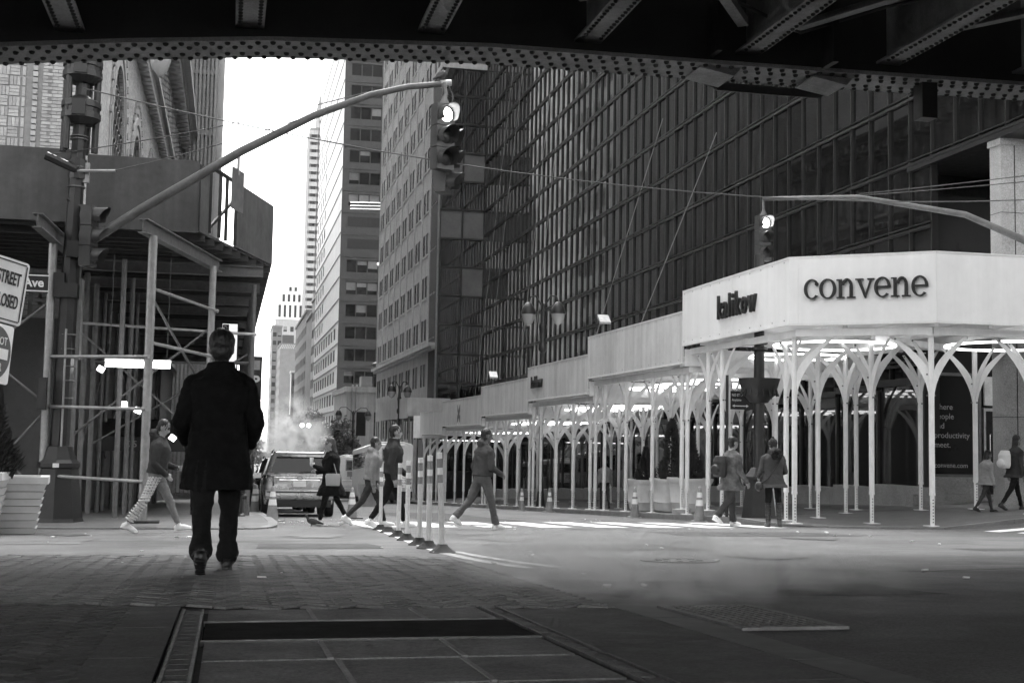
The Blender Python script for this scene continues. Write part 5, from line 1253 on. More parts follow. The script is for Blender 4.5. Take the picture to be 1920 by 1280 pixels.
def car(label, x, y, paint, group, suv=True, detail=True, rz=0.):
    t = thing('parked_car', label, 'car', (x,y,gz(x,y)), rz, group); t.rotation_euler.x = TILT
    hw = .89; zb = 1.0
    def sec(y_, w0, w1, z0, z1): return [(-w0,y_,z0),(w0,y_,z0),(w1,y_,(z0+z1)*.5),(w1*.985,y_,z1-.06),(w1*.93,y_,z1),(-w1*.93,y_,z1),(-w1*.985,y_,z1-.06),(-w1,y_,(z0+z1)*.5)]
    body = loft([sec(.0,.7,.78,.42,.98), sec(.06,.78,.845,.36,1.0), sec(.3,.84,.885,.3,1.02), sec(1.2,.86,.9,.26,1.0), sec(3.0,.86,.9,.26,.99), sec(3.5,.86,.89,.26,.97), sec(4.2,.8,.84,.3,.88), sec(4.45,.66,.7,.38,.74)])
    bevelled(body.build('body', paint, t), .03)
    H_ = 1.6 if suv else 1.42; yr = .26 if suv else .75
    def gsec(y_, wb, wt, zt): return [(-wb,y_,.97),(wb,y_,.97),(wt,y_,zt-.07),(wt*.9,y_,zt),(-wt*.9,y_,zt),(-wt,y_,zt-.07)]
    gh = MB(); S_ = [gsec(.04,.83,.80,1.02), gsec(yr,.83,.665,H_), gsec(1.3,.845,.68,H_+.03), gsec(2.3,.845,.67,H_-.02), gsec(3.25,.83,.78,1.01)]
    # rear face slopes from tailgate to roof: shear the ring sections
    vs = []
    for s_ in S_: vs += s_
    n = 6; gh.add(vs, [(i*n+j,(i+1)*n+j,(i+1)*n+(j+1)%n,i*n+(j+1)%n) for i in range(4) for j in range(n)]+[tuple(range(n)), tuple(reversed(range(4*n,5*n)))])
    bevelled(gh.build('cabin', paint, t), .035)
    e = .012
    def lerp(a, b_, k): return a+(b_-a)*k
    ra, rb = .12, .86                                   # rear window between tailgate and roof
    q = lambda k, w_: (w_, lerp(.04,yr,k)-e*1.6, lerp(1.02,H_-.04,k)+e*.5)
    wl, wh = .72, .57
    MB().add([q(ra,-wl),q(ra,wl),q(rb,wh),q(rb,-wh)], [(0,1,2,3)]).build('rear_window', M_carwin, t)
    for s_ in (-1, 1):
        for ya, yb in ((.55,1.25),(1.32,2.2),(2.27,2.85)):
            f = lambda yy, z: (s_*(lerp(.845,.68,(z-.97)/(H_-1.0))+.008), yy, z)
            MB().add([f(ya,1.04),f(yb+.02,1.04),f(min(yb,2.42),H_-.12),f(max(ya,.62),H_-.12)], [(0,1,2,3) if s_ > 0 else (3,2,1,0)]).build('side_window', M_carwin, t)
        wheel(t, s_*.8, .85, .34, s_); wheel(t, s_*.8, 3.55, .34, s_)
        MB().obox((s_*.97,2.85,1.05), (.2,.1,.14)).build('mirror', paint, t)
        bevelled(MB().add([(s_*a,b_,c) for a,b_,c in ((.62,-.012,.72),(.8,.03,.74),(.895,.3,.8),(.87,.3,1.02),(.8,.04,1.04),(.64,-.01,1.0))]+[(s_*a,b_+.08,c) for a,b_,c in ((.6,.02,.72),(.76,.06,.74),(.85,.32,.8),(.83,.32,1.02),(.76,.08,1.04),(.62,.02,1.0))], [(0,1,4,5),(1,2,3,4),(6,11,10,7),(7,10,9,8),(0,6,7,1),(1,7,8,2),(5,4,10,11),(4,3,9,10),(0,5,11,6)] ).build('tail_light', mat('red lens in grey', .05, .15, .1, 9., coat=.5), t), .01, 1)
        if suv: MB().tube([(s_*.62,.45,H_+.01),(s_*.62,.55,H_+.07),(s_*.62,2.1,H_+.08),(s_*.62,2.25,H_+.02)], .018, 6).build('roof_rail', M_blackp, t)
    if detail:
        MB().prism([(-.62,0),(.62,0),(.58,.05),(-.58,.05)], (0,yr-.1,H_-.04), (1,0,0), (0,-.3,1), .06).build('spoiler', paint, t)
        bevelled(MB().box((-.84,-.07,.42),(.84,.1,.66)).build('bumper', paint, t), .03); MB().box((-.78,-.05,.24),(.78,.12,.415)).build('lower_bumper', M_blackp, t)
        MB().box((-.8,-.075,.6),(.8,-.071,.625)).build('bumper_seam', M_blackp, t)
        MB().box((-.3,-.02,.73),(.3,.01,.9)).build('plate_recess', paint, t); MB().box((-.155,-.035,.735),(.155,-.022,.89)).build('licence_plate', M_refl, t)
        pl_ = MB().box((-.16,-.036,.73),(.16,-.034,.737)).box((-.16,-.036,.888),(.16,-.034,.895)).build('plate_frame', M_blackp, t)
        MB().tube([(.075*math.cos(k*.5236),-.02,.955+.04*math.sin(k*.5236)) for k in range(13)], .008, 5).build('emblem', M_blackp, t); MB().box((-.5,-.012,.9),(.5,.0,.93)).build('chrome_strip', M_chrome, t)
        MB().tube([(0,.02,1.1),(.2,.02,1.13),(.42,.025,1.12)], .01, 5).build('wiper', M_blackp, t); MB().tube([(.5,-.02,.27),(.5,.3,.27)], .035, 8).build('exhaust', M_chrome, t)
    return t
car('silver estate car parked at left kerb, seen from behind', 1.78, 32.4, M_silver, 'cars parked along the left kerb')
car('black car parked in front of the silver car', 1.72, 38.4, M_carblk, 'cars parked along the left kerb', True, False); car('dark low car parked farthest along the left kerb', 1.68, 44.2, mat('charcoal car paint', .03, .25, .05, 2., coat=.7), 'cars parked along the left kerb', False, False)
def bus(label, x, y, H_):
    t = thing('coach', label, 'bus', (x,y,gz(x,y)), 0, 'white coaches at the right kerb'); t.rotation_euler.x = TILT; L_ = 11.5; w_ = 1.25
    bevelled(MB().box((-w_,0,.34),(w_,L_,H_)).build('body', M_busw, t), .16, 4); MB().box((-w_+.08,.08,.2),(w_-.08,L_,.36)).build('chassis', M_blackp, t)
    # domed roof cap with air vents
    MB().tube([(-1.1,.1,H_-.06),(-.7,-.02,H_+.04),(.7,-.02,H_+.04),(1.1,.1,H_-.06)], .06, 8).build('roof_edge', M_busw, t)
    rw = MB().box((-.55,-.03,H_-1.0),(.55,.02,H_-.35)).build('rear_window', M_carwin, t); MB().box((-.62,-.022,H_-1.07),(.62,.01,H_-.28)).build('window_surround', M_blackp if False else M_galv, rw)
    for k in range(5): MB().box((-.5,-.03,H_-1.5+k*.075),(.1,.01,H_-1.46+k*.075)).build('louvre', M_blackp, t)
    MB().box((-.95,-.03,.95),(.95,.01,1.55)).build('engine_door', M_chrome, t)
    for k in range(6): MB().box((-.85,-.036,1.0+k*.09),(.85,-.031,1.03+k*.09)).build('grille_bar', M_blackp, t)
    MB().box((-1.2,-.1,.36),(1.2,.06,.72)).build('bumper', M_blackp, t)
    for s_ in (-1, 1):
        for k, z in enumerate((.95,1.2,1.45)): MB().lathe((0,0,0), [(.085,0),(.08,.02),(.02,.03)], 12).build('tail_light', mat('dark lens', .04, .2, .1, 9.), t).matrix_local = Matrix.Translation((s_*1.06,-.005,z)) @ Matrix.Rotation(R(90), 4, 'X')
        for k in range(7): MB().box((s_*w_-.01,.9+k*1.45,H_-1.35),(s_*w_+.012,.9+k*1.45+1.38,H_-.4)).build('side_window', M_carwin, t)
        for yy in (2.6,8.8): wheel(t, s_*1.12, yy, .48, s_)
        MB().lathe((0,0,0), [(.05,0),(.04,.03)], 10).build('marker_lamp', M_lens if False else M_refl, t).matrix_local = Matrix.Translation((s_*1.0,-.02,H_-.15)) @ Matrix.Rotation(R(90), 4, 'X')
    letters('Coach', .3, M_blackp, t, (-.3,-.04,1.62), (1,0,0), (0,0,1), .003)
    return t
bus('white coach at right kerb, nearer and partly behind the striped posts', 9.45, 75, 3.5); bus('white coach farther along, left of the nearer one', 9.15, 95, 3.3)
# ================================================================ people and pigeons
def cloth(name, v, var=.18, bump=.25): return mat(name, v, .9, var, 5., bump=bump, bscale=14, spec=.15)
def Rx(a): return Matrix.Rotation(a, 3, 'X')
def Ry(a): return Matrix.Rotation(a, 3, 'Y')
def Rz(a): return Matrix.Rotation(a, 3, 'Z')
class Fig:
    """overlapping closed shapes, fused by a voxel remesh into ONE skin; every shape carries a material"""
    def __init__(s): s.mb = MB(); s.mats = []
    def mi(s, m_):
        if m_ not in s.mats: s.mats.append(m_)
        return s.mats.index(m_)
    def cap(s, p, q, r0, r1, m_, n=12):
        p = Vector(p); q = Vector(q); d = q-p; L = max(d.length, 1e-4); dn = d/L; k = max(3, int(L/.025)); pts = []; rs = []
        for t in (-1,-.8,-.45): pts.append(p+dn*r0*t); rs.append(r0*math.sqrt(max(.02,1-t*t)))
        for i in range(k+1): pts.append(p+d*i/k); rs.append(r0+(r1-r0)*i/k)
        for t in (.45,.8,1): pts.append(q+dn*r1*t); rs.append(r1*math.sqrt(max(.02,1-t*t)))
        s.mb.tube(pts, rs, n, s.mi(m_))
    def ell(s, c, r, m_, M=None): s.mb.ell(c, r, 18, 14, s.mi(m_), M)
    def loft(s, secs, m_, M=None, n=22, o=(0,0,0)):
        """secs: (z, rx, ry, yoff)"""
        M = M or Matrix.Identity(3); o = Vector(o); vs = []; fine = []
        for a, b_ in zip(secs, secs[1:]):
            k = max(2, int(abs(b_[0]-a[0])/.03))
            for i in range(k): fine.append(tuple(a[j]+(b_[j]-a[j])*i/k for j in range(4)))
        fine.append(secs[-1])
        for z, rx, ry, yo in fine:
            for j in range(n):
                t = 2*math.pi*j/n; cx, sy = math.cos(t), math.sin(t)
                vs.append(o + M @ Vector((rx*math.copysign(abs(cx)**.85,cx), yo+ry*math.copysign(abs(sy)**.85,sy), z)))
        k = len(fine); fs = [(i*n+j,i*n+(j+1)%n,(i+1)*n+(j+1)%n,(i+1)*n+j) for i in range(k-1) for j in range(n)]+[tuple(reversed(range(n))),tuple((k-1)*n+j for j in range(n))]
        s.mb.add(vs, fs, s.mi(m_))
    def bake(s, vox):
        me0 = s.mb.mesh('body', s.mats); o = bpy.data.objects.new('tmp', me0); col.objects.link(o)
        r = o.modifiers.new('r', 'REMESH'); r.mode = 'VOXEL'; r.voxel_size = vox; r.use_smooth_shade = True
        sm = o.modifiers.new('s', 'SMOOTH'); sm.iterations = 3; sm.factor = .5
        me = eval_mesh(o); bpy.data.objects.remove(o)
        kd = kdtree.KDTree(len(s.mb.v)); vm = [0]*len(s.mb.v)
        for f, m_ in zip(s.mb.f, s.mb.m):
            for i in f: vm[i] = m_
        for i, v_ in enumerate(s.mb.v): kd.insert(v_, i)
        kd.balance(); me.materials.clear()
        soft = [not any(k in m_.name for k in ('skin','eye','lips','plastic','planter','leather','feathers')) for m_ in s.mats]; hairy = ['hair' in m_.name or 'knit' in m_.name for m_ in s.mats]; mv = []
        for v_ in me.vertices:
            k = vm[kd.find(v_.co)[1]]
            if not soft[k]: continue
            c = v_.co
            if hairy[k]: a = noise.noise(Vector((c.x*60,c.y*60,c.z*24)))*.006
            else: a = noise.noise(Vector((c.x*9,c.y*9,c.z*16+c.x*8)))*.008+noise.noise(Vector((c.x*22,c.y*22,c.z*34)))*.004
            mv.append((v_, v_.normal*a))
        for v_, a in mv: v_.co += a
        for m_ in s.mats: me.materials.append(m_)
        idx = [vm[kd.find(p.center)[1]] for p in me.polygons]; me.polygons.foreach_set('material_index', idx)
        me.polygons.foreach_set('use_smooth', [True]*len(me.polygons)); me.update(); return me
def person(label, loc, heading, H=1.75, top=None, legs=None, shoe=None, hair=None, skin=M_skin, L=(0,5,0), Rg=(0,5,0), LA=(0,8,15), RA=(0,8,15), lean=2, head=(0,0), bulk=1.1, legw=1.0,
           hem=None, flare=1.15, hood=None, collar=None, sole=None, hat=None, vox=.011, long_hair=None, waist=None, cuff=None, stripes=None, boots=None, hemw=None, ear=True, hs=1.):
    s = H/1.75; F = Fig(); sole = sole or shoe; LEN = Vector
    hipz = .93*s; out_ = {}
    T = Rx(-R(lean))                                     # +y is forward
    hipc = Vector((0,0,hipz))
    feet = []
    for sd, (h, k, fp) in ((-1,L),(1,Rg)):
        hj = hipc+Vector((sd*.085*s,0,0)); h_, k_ = R(h), R(k)
        kn = hj+Vector((sd*.012*s,math.sin(h_)*.43*s,-math.cos(h_)*.43*s)); an = kn+Vector((0,math.sin(h_-k_)*.42*s,-math.cos(h_-k_)*.42*s)); feet.append((sd,hj,kn,an,R(fp),h_-k_))
    zmin = 1e9
    for sd, hj, kn, an, fp, sh_ in feet:
        fd = Vector((0,math.cos(fp),-math.sin(fp))); toe = an+fd*.17*s+Vector((0,0,-.06*s*math.cos(fp))); heel = an-fd*.05*s+Vector((0,0,-.06*s*math.cos(fp)))
        zmin = min(zmin, toe.z-.025*s, heel.z-.03*s)
    up_ = Vector((0,0,-zmin)); hipc = hipc+up_
    for sd, hj, kn, an, fp, sh_ in feet:
        hj, kn, an = hj+up_, kn+up_, an+up_; lw = legw
        F.cap(hj, kn, .088*s*lw, .062*s*lw*(1 if lw < 1.2 else 1.05), legs); F.cap(kn, an+(kn-an)*.12, .06*s*lw, .043*s*lw*(cuff or 1.), legs)
        if lw > 1.15: F.cap(an+(kn-an)*.3, an+(kn-an)*.08, .056*s*lw, .06*s*lw*(cuff or 1.), legs)
        if stripes and sd > 0:
            for i in range(17):
                t_ = .1+.082*i; c = hj+(kn-hj)*t_*1.3 if t_*1.3 < 1 else kn+(an-kn)*((t_*1.3-1)); F.ell(c+Vector((sd*.03*s,0,0)), (.068*s*lw,.082*s*lw,.012*s), stripes, Rx(sh_ if t_ > .77 else 0))
        if boots: F.cap(an+(kn-an)*.85, an, .066*s, .05*s, boots)
        fd = Vector((0,math.cos(fp),-math.sin(fp))); dn = Vector((0,-math.sin(fp),-math.cos(fp)))
        sm_ = boots or shoe
        F.cap(an, an+dn*.02*s, .045*s, .048*s, sm_); F.cap(an-fd*.035*s+dn*.038*s, an+fd*.07*s+dn*.042*s, .042*s, .046*s, sm_); F.cap(an+fd*.07*s+dn*.042*s, an+fd*.165*s+dn*.058*s, .045*s, .03*s, sm_)
        for i in range(5): F.ell(an+fd*(-.04+.05*i)*s+dn*.076*s, (.044*s,.04*s,.014*s), sole)
    b = bulk
    # pelvis in trouser cloth, trunk in top cloth
    F.loft([(-.1*s,.13*s,.1*s,0),(-.02*s,.165*s,.12*s,-.005*s),(.1*s,.158*s,.115*s,0)], legs, T, o=hipc)
    wz = .02 if hem is None else -.02
    F.loft([(wz*s,.168*s*b*(waist or 1),.125*s*b,-.003*s),(.12*s,.16*s*b*(waist or 1),.12*s*b,0),(.24*s,.158*s*b,.12*s*b,.005*s),(.38*s,.182*s*b,.132*s*b,.005*s),(.44*s,.185*s*b,.125*s*b,-.004*s),(.49*s,.15*s*b,.105*s*b,-.01*s),(.53*s,.105*s*b,.085*s*b,-.012*s),(.57*s,.07*s*b,.07*s*b,-.012*s)], top, T, o=hipc)
    if hem is not None:                                   # coat skirt down to hem (height above ground)
        zz = hem-hipc.z; hw = hemw or 1.
        F.loft([(.1*s,.165*s*b,.125*s*b,0),(-.08*s,.185*s*b*flare*.94,.145*s*b,0),(zz*.6,.19*s*b*flare*hw,.165*s*b*flare*.95,.0),(zz,.195*s*b*flare*hw,.18*s*b*flare,.0)], top, None, o=hipc)
    nk = hipc+T @ Vector((0,-.012*s,.54*s)); hc = hipc+T @ Vector((0,.015*s,.72*s)); Hm = T @ Rz(R(head[0])) @ Rx(-R(head[1]))
    F.cap(nk, hc+Hm @ Vector((0,-.01*s,-.06*s)), .062*s, .054*s, skin)
    if collar: F.loft([(.5*s,.12*s*b,.1*s*b,-.012*s),(.56*s,.085*s*b,.085*s*b,-.012*s),(.62*s,.075*s*b,.08*s*b,-.012*s)], collar, T, o=hipc)
    HE = lambda c, r, m_: F.ell(hc+Hm @ (Vector(c)*s*hs), tuple(v_*s*hs for v_ in r), m_, Hm)
    HE((0,0,.01),(.074,.094,.112),skin); HE((0,.04,-.055),(.054,.055,.062),skin); HE((0,.1,-.012),(.013,.022,.026),skin); HE((0,.082,-.05),(.024,.012,.007),mat('lips in grey', .16, .5, .05))
    for sd in (-1, 1):
        if ear: HE((sd*.076,-.005,-.005),(.012,.024,.033),skin)
        HE((sd*.031,.083,.018),(.012,.008,.006),mat('eye', .03, .2, .05)); HE((sd*.033,.086,.04),(.02,.008,.005),hair or skin)
    if hair: HE((0,-.022,.042),(.089,.1,.1),hair); HE((0,-.045,-.02),(.074,.06,.075),hair)
    if long_hair: HE((0,-.05,-.05),(.09,.06,.13),long_hair); HE((0,-.06,-.16),(.085,.045,.12),long_hair)
    if hood: HE((0,-.085,-.14),(.125,.075,.075),hood); HE((0,-.02,-.165),(.12,.1,.045),hood)
    if hat == 'cap': HE((0,-.008,.055),(.088,.1,.072),hair); HE((0,.115,.035),(.062,.062,.01),hair)
    if hat == 'beanie': HE((0,-.012,.05),(.09,.103,.085),hair); HE((0,-.012,.02),(.093,.106,.03),hair); HE((0,-.03,.15),(.03,.03,.03),hair)
    for sd, (fx, ab, el) in ((-1,LA),(1,RA)):
        sj = hipc+T @ Vector((sd*.172*s*(b*.5+.5),-.006*s,.452*s)); A = T @ Rx(-R(fx)*-1 if False else R(fx)) @ Ry(-sd*R(ab))
        ej = sj+A @ Vector((0,0,-.285*s)); B_ = A @ Rz(sd*R(18)*(1 if el > 30 else 0)) @ Rx(R(el)); wj = ej+B_ @ Vector((0,0,-.245*s))
        F.cap(sj, ej, .056*s*b, .05*s*b, top); F.cap(hipc+T @ Vector((sd*.06*s,-.012*s,.53*s)), sj+Vector((0,0,.008*s)), .05*s*b, .05*s*b, top); F.cap(ej, wj, .047*s*b, .038*s*b, top)
        d = B_ @ Vector((0,0,-1)); sx_ = B_ @ Vector((0,1,0)); tx = B_ @ Vector((sd,0,0))
        F.cap(wj-d*.02*s, wj+d*.02*s, .026*s, .027*s, skin); pc = wj+d*.055*s; F.ell(pc, (.019*s,.04*s,.048*s), skin, B_)
        for i, (off, ln) in enumerate(((.03,.068),(.011,.078),(-.009,.073),(-.028,.058))):
            p0 = pc+d*.035*s+sx_*off*s; p1 = p0+(d*.6-tx*.25).normalized()*ln*.55*s; p2 = p1+(d*.35-tx*.75).normalized()*ln*.5*s; F.cap(p0, p1, .0095*s, .009*s, skin, 8); F.cap(p1, p2, .009*s, .008*s, skin, 8)
        th0 = pc+sx_*.034*s-d*.02*s; th1 = th0+(sx_*.6+d*.6-tx*.3).normalized()*.045*s; F.cap(th0, th1, .012*s, .01*s, skin, 8); F.cap(th1, th1+(d-tx*.3).normalized()*.028*s, .01*s, .009*s, skin, 8)
        out_['hand%d' % sd] = pc; out_['sh%d' % sd] = sj
    me = F.bake(vox); o = link('person', me, None, (loc[0],loc[1],gz(loc[0],loc[1])+(loc[2] if len(loc) > 2 else 0)), heading)
    tag(o, label, 'person', 'pedestrians'); o['hands'] = 1; del o['hands']
    out_['hip'] = hipc; out_['T'] = T; out_['s'] = s; return o, out_
def heading(dx, dy): return math.atan2(-dx, dy)
def place(o, name, mb, m_, label, cat, smooth=40):
    """a carried thing, top-level, standing in the carrier's frame"""
    t = mb.build(name, m_, None, smooth); t.location = o.location; t.rotation_euler = o.rotation_euler; return tag(t, label, cat)
BLK = cloth('black wool coat', .004, .2, .35); BTR = cloth('black trousers', .01); HAIRB = mat('black hair', .008, .5, .3, 20., bump=.3); WSH = mat('white trainers', .75, .5, .06); BSH = mat('black shoes', .012, .4, .2)
DGR = cloth('dark grey sweatshirt', .035); MGR = cloth('mid grey hoodie', .06); KHK = cloth('khaki trousers', .1); LJK = cloth('pale jacket', .22); OLV = cloth('olive parka', .07, .14, .45); SKD = mat('dark skin', .12, .5, .06, 12.)
CHR = cloth('charcoal jacket', .04); LGT = cloth('light track trousers', .16); STR = cloth('white stripe cloth', .55); BRT = cloth('brown trousers', .05)
# the man in the foreground, walking away
man, _ = person('man in long black coat walking away down the middle foreground', (-.07,9.75), heading(-.02,1), 1.78, BLK, BTR, BSH, HAIRB, SKD, L=(-22,16,34), Rg=(19,6,-6), LA=(2,15,62), RA=(0,15,58), lean=2, head=(6,4), hs=1.08, bulk=1.27, legw=1.22, hem=.62, flare=1.05, hemw=1.0, collar=BLK, vox=.009, sole=BSH, cuff=1.18)
person('walker in dark jacket, striped light trousers and white trainers at left', (-1.0,19.5), heading(1,-.05), 1.66, CHR, LGT, WSH, HAIRB, M_skin, L=(26,4,-8), Rg=(-22,12,22), LA=(10,10,70), RA=(-6,10,60), lean=5, head=(0,22), bulk=1.22, legw=1.1, hood=CHR, stripes=STR)
wc, jw = person('woman in long black coat and white shoes passing the silver car', (1.9,23.95), heading(-1,.12), 1.6, BLK, BTR, WSH, mat('brown hair', .04, .5, .3, 20., bump=.3), M_skin, L=(18,6,-4), Rg=(-16,14,16), LA=(22,6,95), RA=(12,8,80), lean=3, head=(0,14), bulk=1.42, hem=.55, flare=1.2, long_hair=MATS['brown hair'])
bg_ = MB().tube([(-.26,-.1,.95),(-.2,-.02,1.2),(-.1,0,1.36)], .01, 5).prism([(-.12,0),(.12,0),(.14,.18),(.12,.22),(-.12,.22),(-.14,.18)], (-.3,-.03,.74), (0,-1,0), (0,0,1), -.1); bevelled(place(wc, 'handbag', bg_, mat('grey leather bag', .3, .5, .08), 'pale grey shoulder bag on the woman in black', 'bag', 0), .02)
cp_ = MB().lathe((.05,.38,1.12), [(.03,0),(.038,.1),(.04,.105),(.035,.12)], 12); place(wc, 'paper_cup', cp_, M_refl, 'white cup held by the woman in black', 'cup')
mm, _ = person('man in dark grey sweater and black trousers behind the striped posts', (2.78,22.1), heading(1,.0), 1.77, DGR, BTR, WSH, HAIRB, M_skin, L=(20,5,-6), Rg=(-18,16,20), LA=(14,8,40), RA=(-12,8,30), lean=3, bulk=1.24, legw=1.12, collar=DGR)
m2, _ = person('person in pale jacket half hidden behind the man in dark sweater', (2.5,22.75), heading(1,.05), 1.6, LJK, CHR, WSH, HAIRB, M_skin, L=(24,6,-6), Rg=(-26,20,30), LA=(12,8,30), RA=(-8,8,20), lean=5, bulk=1.26, hood=LJK)
tb = MB().add([(-.32,.0+a,.35+b_) for a,b_ in ((-.16,0),(.16,0),(.19,.4),(-.19,.4))]+[(-.2,.0+a,.35+b_) for a,b_ in ((-.16,0),(.16,0),(.19,.4),(-.19,.4))], [(3,2,1,0),(4,5,6,7),(0,1,5,4),(1,2,6,5),(3,0,4,7)]); place(m2, 'tote_bag', tb, mat('canvas tote', .3, .8, .15), 'pale tote bag hanging beside the person in pale jacket', 'bag', 0)
person('man in grey hoodie and khaki trousers striding right, white trainers', (4.25,21.5), heading(1,.35), 1.7, MGR, KHK, WSH, HAIRB, SKD, L=(-24,22,28), Rg=(18,4,-4), LA=(-8,8,25), RA=(10,8,60), lean=5, head=(-14,6), bulk=1.24, legw=1.16, hood=MGR)
cm, jc = person('man in cap and camouflage jacket with backpack walking right by lamp post', (9.85,24.2), heading(1,.25), 1.76, mat('camouflage cloth', .1, .9, .6, 7., bump=.2), BRT, WSH, HAIRB, M_skin, L=(12,6,-2), Rg=(-16,26,26), LA=(4,10,18), RA=(10,10,22), lean=4, bulk=1.28, legw=1.28, hat='cap', hem=.72, flare=1.1)
bp_ = Fig(); bp_.loft([(0,.15,.08,0),(.06,.17,.11,0),(.3,.165,.11,0),(.42,.12,.08,.02)], M_blackp, None, o=(0,-.27,.98)); bp_.ell((0,-.39,1.12), (.12,.05,.11), M_blackp); bpm = bp_.bake(.012); t = link('backpack', bpm, None, cm.location, cm.rotation_euler.z); tag(t, 'dark backpack worn by the man in cap', 'backpack')
wh_, jh = person('woman in olive parka, dark beanie and boots seen from behind', (10.55,23.72), heading(.08,1), 1.7, OLV, BTR, BSH, mat('dark knit', .02, .9, .3, 30., bump=.6), M_skin, L=(3,3,0), Rg=(-4,5,0), LA=(8,14,60), RA=(10,16,75), lean=1, head=(0,10), bulk=1.2, hem=.78, flare=1.22, hat='beanie', hood=OLV, boots=mat('leather boots', .06, .35, .2), ear=False)
fu = MB()
for i in range(420):
    a = random.uniform(0,6.283); q = random.random()**.5; p = Vector((.12*q*math.cos(a), -.17-random.random()*.03, 1.43+.11*q*math.sin(a))); d = Vector((random.gauss(0,.5),-1+random.gauss(0,.3),random.gauss(0,.5))).normalized()*.06; e = d.orthogonal().normalized()*.006; fu.add([p-e,p+e,p+d],[(0,1,2)])
f_ = fu.build('fur_trim', mat('dark fur', .025, .9, .4, 30.), wh_); 
st = MB().tube([(.13,-.16,1.4),(.0,-.215,1.18),(-.16,-.2,.95),(-.24,-.12,.86)], .012, 6); bb_ = MB().tube([(-.28,-.06,.8),(-.26,.12,.78)], [.09,.09], 10); t = place(wh_, 'crossbody_bag', MB().tube([(.13,-.155,1.4),(.0,-.2,1.18),(-.17,-.19,.95),(-.27,-.1,.86)], .014, 6).ell((-.29,0,.8), (.07,.14,.1)), M_blackp, 'dark crossbody bag slung on the woman in parka', 'bag')
ga, _ = person('person with white backpack cut by the right edge', (16.55,24.7,.1), heading(1,.1), 1.64, CHR, BTR, BSH, HAIRB, SKD, L=(22,6,-6), Rg=(-24,14,24), lean=6, bulk=1.12, long_hair=HAIRB, hem=.72, flare=1.1)
bp2 = Fig(); bp2.loft([(0,.13,.07,0),(.06,.15,.1,0),(.28,.15,.1,0),(.38,.1,.07,.02)], M_plant, None, o=(0,-.25,.92)); bp2.ell((0,-.36,1.02), (.11,.045,.09), M_plant); t = link('backpack', bp2.bake(.012), None, ga.location, ga.rotation_euler.z); tag(t, 'white backpack at the right edge', 'backpack')
person('child in pale jacket with dark bushy hair near the right edge', (16.0,24.9,.1), heading(1,.05), 1.34, LJK, BRT, BSH, HAIRB, SKD, L=(20,6,-6), Rg=(-22,14,22), lean=5, bulk=1.3, long_hair=HAIRB, hem=.6, flare=1.12)
person('bystander in dark clothes standing under scaffold behind the walking man', (-.62,29.2,.08), heading(0,1), 1.72, CHR, BTR, BSH, HAIRB, M_skin, bulk=1.2, vox=.014); person('small figure in pale top walking away under the shed', (12.7,42.5,.12), heading(.1,1), 1.68, LJK, CHR, BSH, HAIRB, M_skin, L=(14,6,0), Rg=(-14,12,14), bulk=1.2, vox=.014)
def pigeon(label, loc, rz, s_=1.):
    F = Fig(); g = mat('pigeon feathers', .035, .6, .3, 25.); F.ell((0,0,.1), (.055,.105,.06), g, Rx(R(18))); F.cap((0,.07,.14),(0,.1,.185), .032, .024, g); F.ell((0,.11,.2), (.022,.028,.023), g); F.cap((0,-.08,.09),(0,-.2,.055), .034, .018, g); F.cap((0,.13,.197),(0,.152,.19), .007, .004, g)
    for sd in (-1,1): F.cap((sd*.025,.0,.06),(sd*.025,.01,.012), .008, .007, g); F.cap((sd*.025,.0,.01),(sd*.025,.04,.008), .006, .005, g); F.ell((sd*.05,-.03,.105), (.016,.1,.045), mat('pigeon wing', .06, .6, .3, 30.), Rx(R(15)))
    o = link('pigeon', F.bake(.006), None, loc, rz, (s_,)*3); tag(o, label, 'pigeon'); return o
pigeon('dark pigeon on the road near the silver car', (1.52,23.3,gz(1.5,23.3)), heading(-1,.1), .95); pigeon('pigeon perched on the tip of left mast arm', (3.72,23.36,7.33), heading(.6,-.6), 1.1)
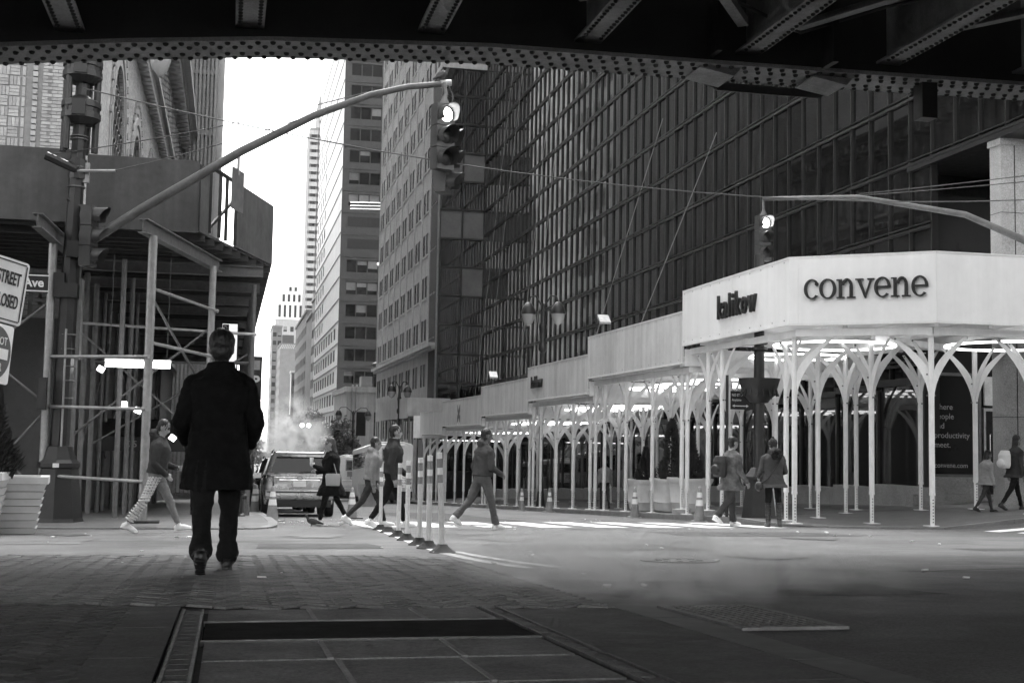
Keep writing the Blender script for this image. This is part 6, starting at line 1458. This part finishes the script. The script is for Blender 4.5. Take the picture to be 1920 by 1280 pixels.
# ================================================================ steam and haze
def steam(name, label, lo, hi, dens, nscale, thr, falloff=1.6, seed=0.):
    m = bpy.data.materials.new(name); m.use_nodes = True; n = m.node_tree.nodes; l = m.node_tree.links; n.clear()
    o_ = n.new('ShaderNodeOutputMaterial'); v = n.new('ShaderNodeVolumePrincipled'); l.new(v.outputs[0], o_.inputs['Volume']); v.inputs['Color'].default_value = (.95,.95,.95,1); v.inputs['Anisotropy'].default_value = .2
    tc = n.new('ShaderNodeTexCoord'); mp = n.new('ShaderNodeMapping'); mp.inputs['Location'].default_value = (-1,-1,-1); mp.inputs['Scale'].default_value = (2,2,2); l.new(tc.outputs['Generated'], mp.inputs[0])
    ln = n.new('ShaderNodeVectorMath'); ln.operation = 'LENGTH'; l.new(mp.outputs[0], ln.inputs[0])
    fo = n.new('ShaderNodeMapRange'); fo.inputs[1].default_value = 1.0; fo.inputs[2].default_value = .15; fo.inputs[3].default_value = 0; fo.inputs[4].default_value = 1; fo.interpolation_type = 'SMOOTHSTEP'; l.new(ln.outputs['Value'], fo.inputs[0])
    geo = n.new('ShaderNodeTexCoord'); ns = n.new('ShaderNodeTexNoise'); ns.inputs['Scale'].default_value = nscale; ns.inputs['Detail'].default_value = 4; ns.inputs['Distortion'].default_value = 1.4
    off = n.new('ShaderNodeVectorMath'); off.operation = 'ADD'; off.inputs[1].default_value = (seed,seed*2,seed*3); l.new(geo.outputs['Object'], off.inputs[0]); l.new(off.outputs[0], ns.inputs['Vector'])
    rg_ = n.new('ShaderNodeMapRange'); rg_.inputs[1].default_value = thr; rg_.inputs[2].default_value = thr+.3; rg_.inputs[3].default_value = 0; rg_.inputs[4].default_value = dens; l.new(ns.outputs['Fac'], rg_.inputs[0])
    mu = n.new('ShaderNodeMath'); mu.operation = 'MULTIPLY'; l.new(fo.outputs[0], mu.inputs[0]); l.new(rg_.outputs[0], mu.inputs[1]); l.new(mu.outputs[0], v.inputs['Density'])
    c = [(lo[i]+hi[i])/2 for i in range(3)]; mb = MB().box([lo[i]-c[i] for i in range(3)], [hi[i]-c[i] for i in range(3)])
    return tag(mb.build(name, m, None, 0, c), label, 'steam', kind='stuff')
steam('steam_plume', 'white steam billowing behind the silver car', (.7,42,-1.2), (3.6,46,2.3), 6., 1.1, .47, seed=1.3)
steam('ground_steam', 'thin veil of steam drifting from the street grate', (1.1,5.8,-.5), (4.6,11.2,.08), 3.6, 1.5, .47, seed=4.1)
hz = bpy.data.materials.new('haze'); hz.use_nodes = True; n = hz.node_tree.nodes; n.clear(); o_ = n.new('ShaderNodeOutputMaterial'); v = n.new('ShaderNodeVolumePrincipled')
v.inputs['Color'].default_value = (.96,.96,.96,1); v.inputs['Density'].default_value = .00011; hz.node_tree.links.new(v.outputs[0], o_.inputs['Volume'])
tag(MB().box((-70,-40,-14),(90,720,136)).build('haze', hz), 'pale city haze filling the street', 'haze', kind='stuff')
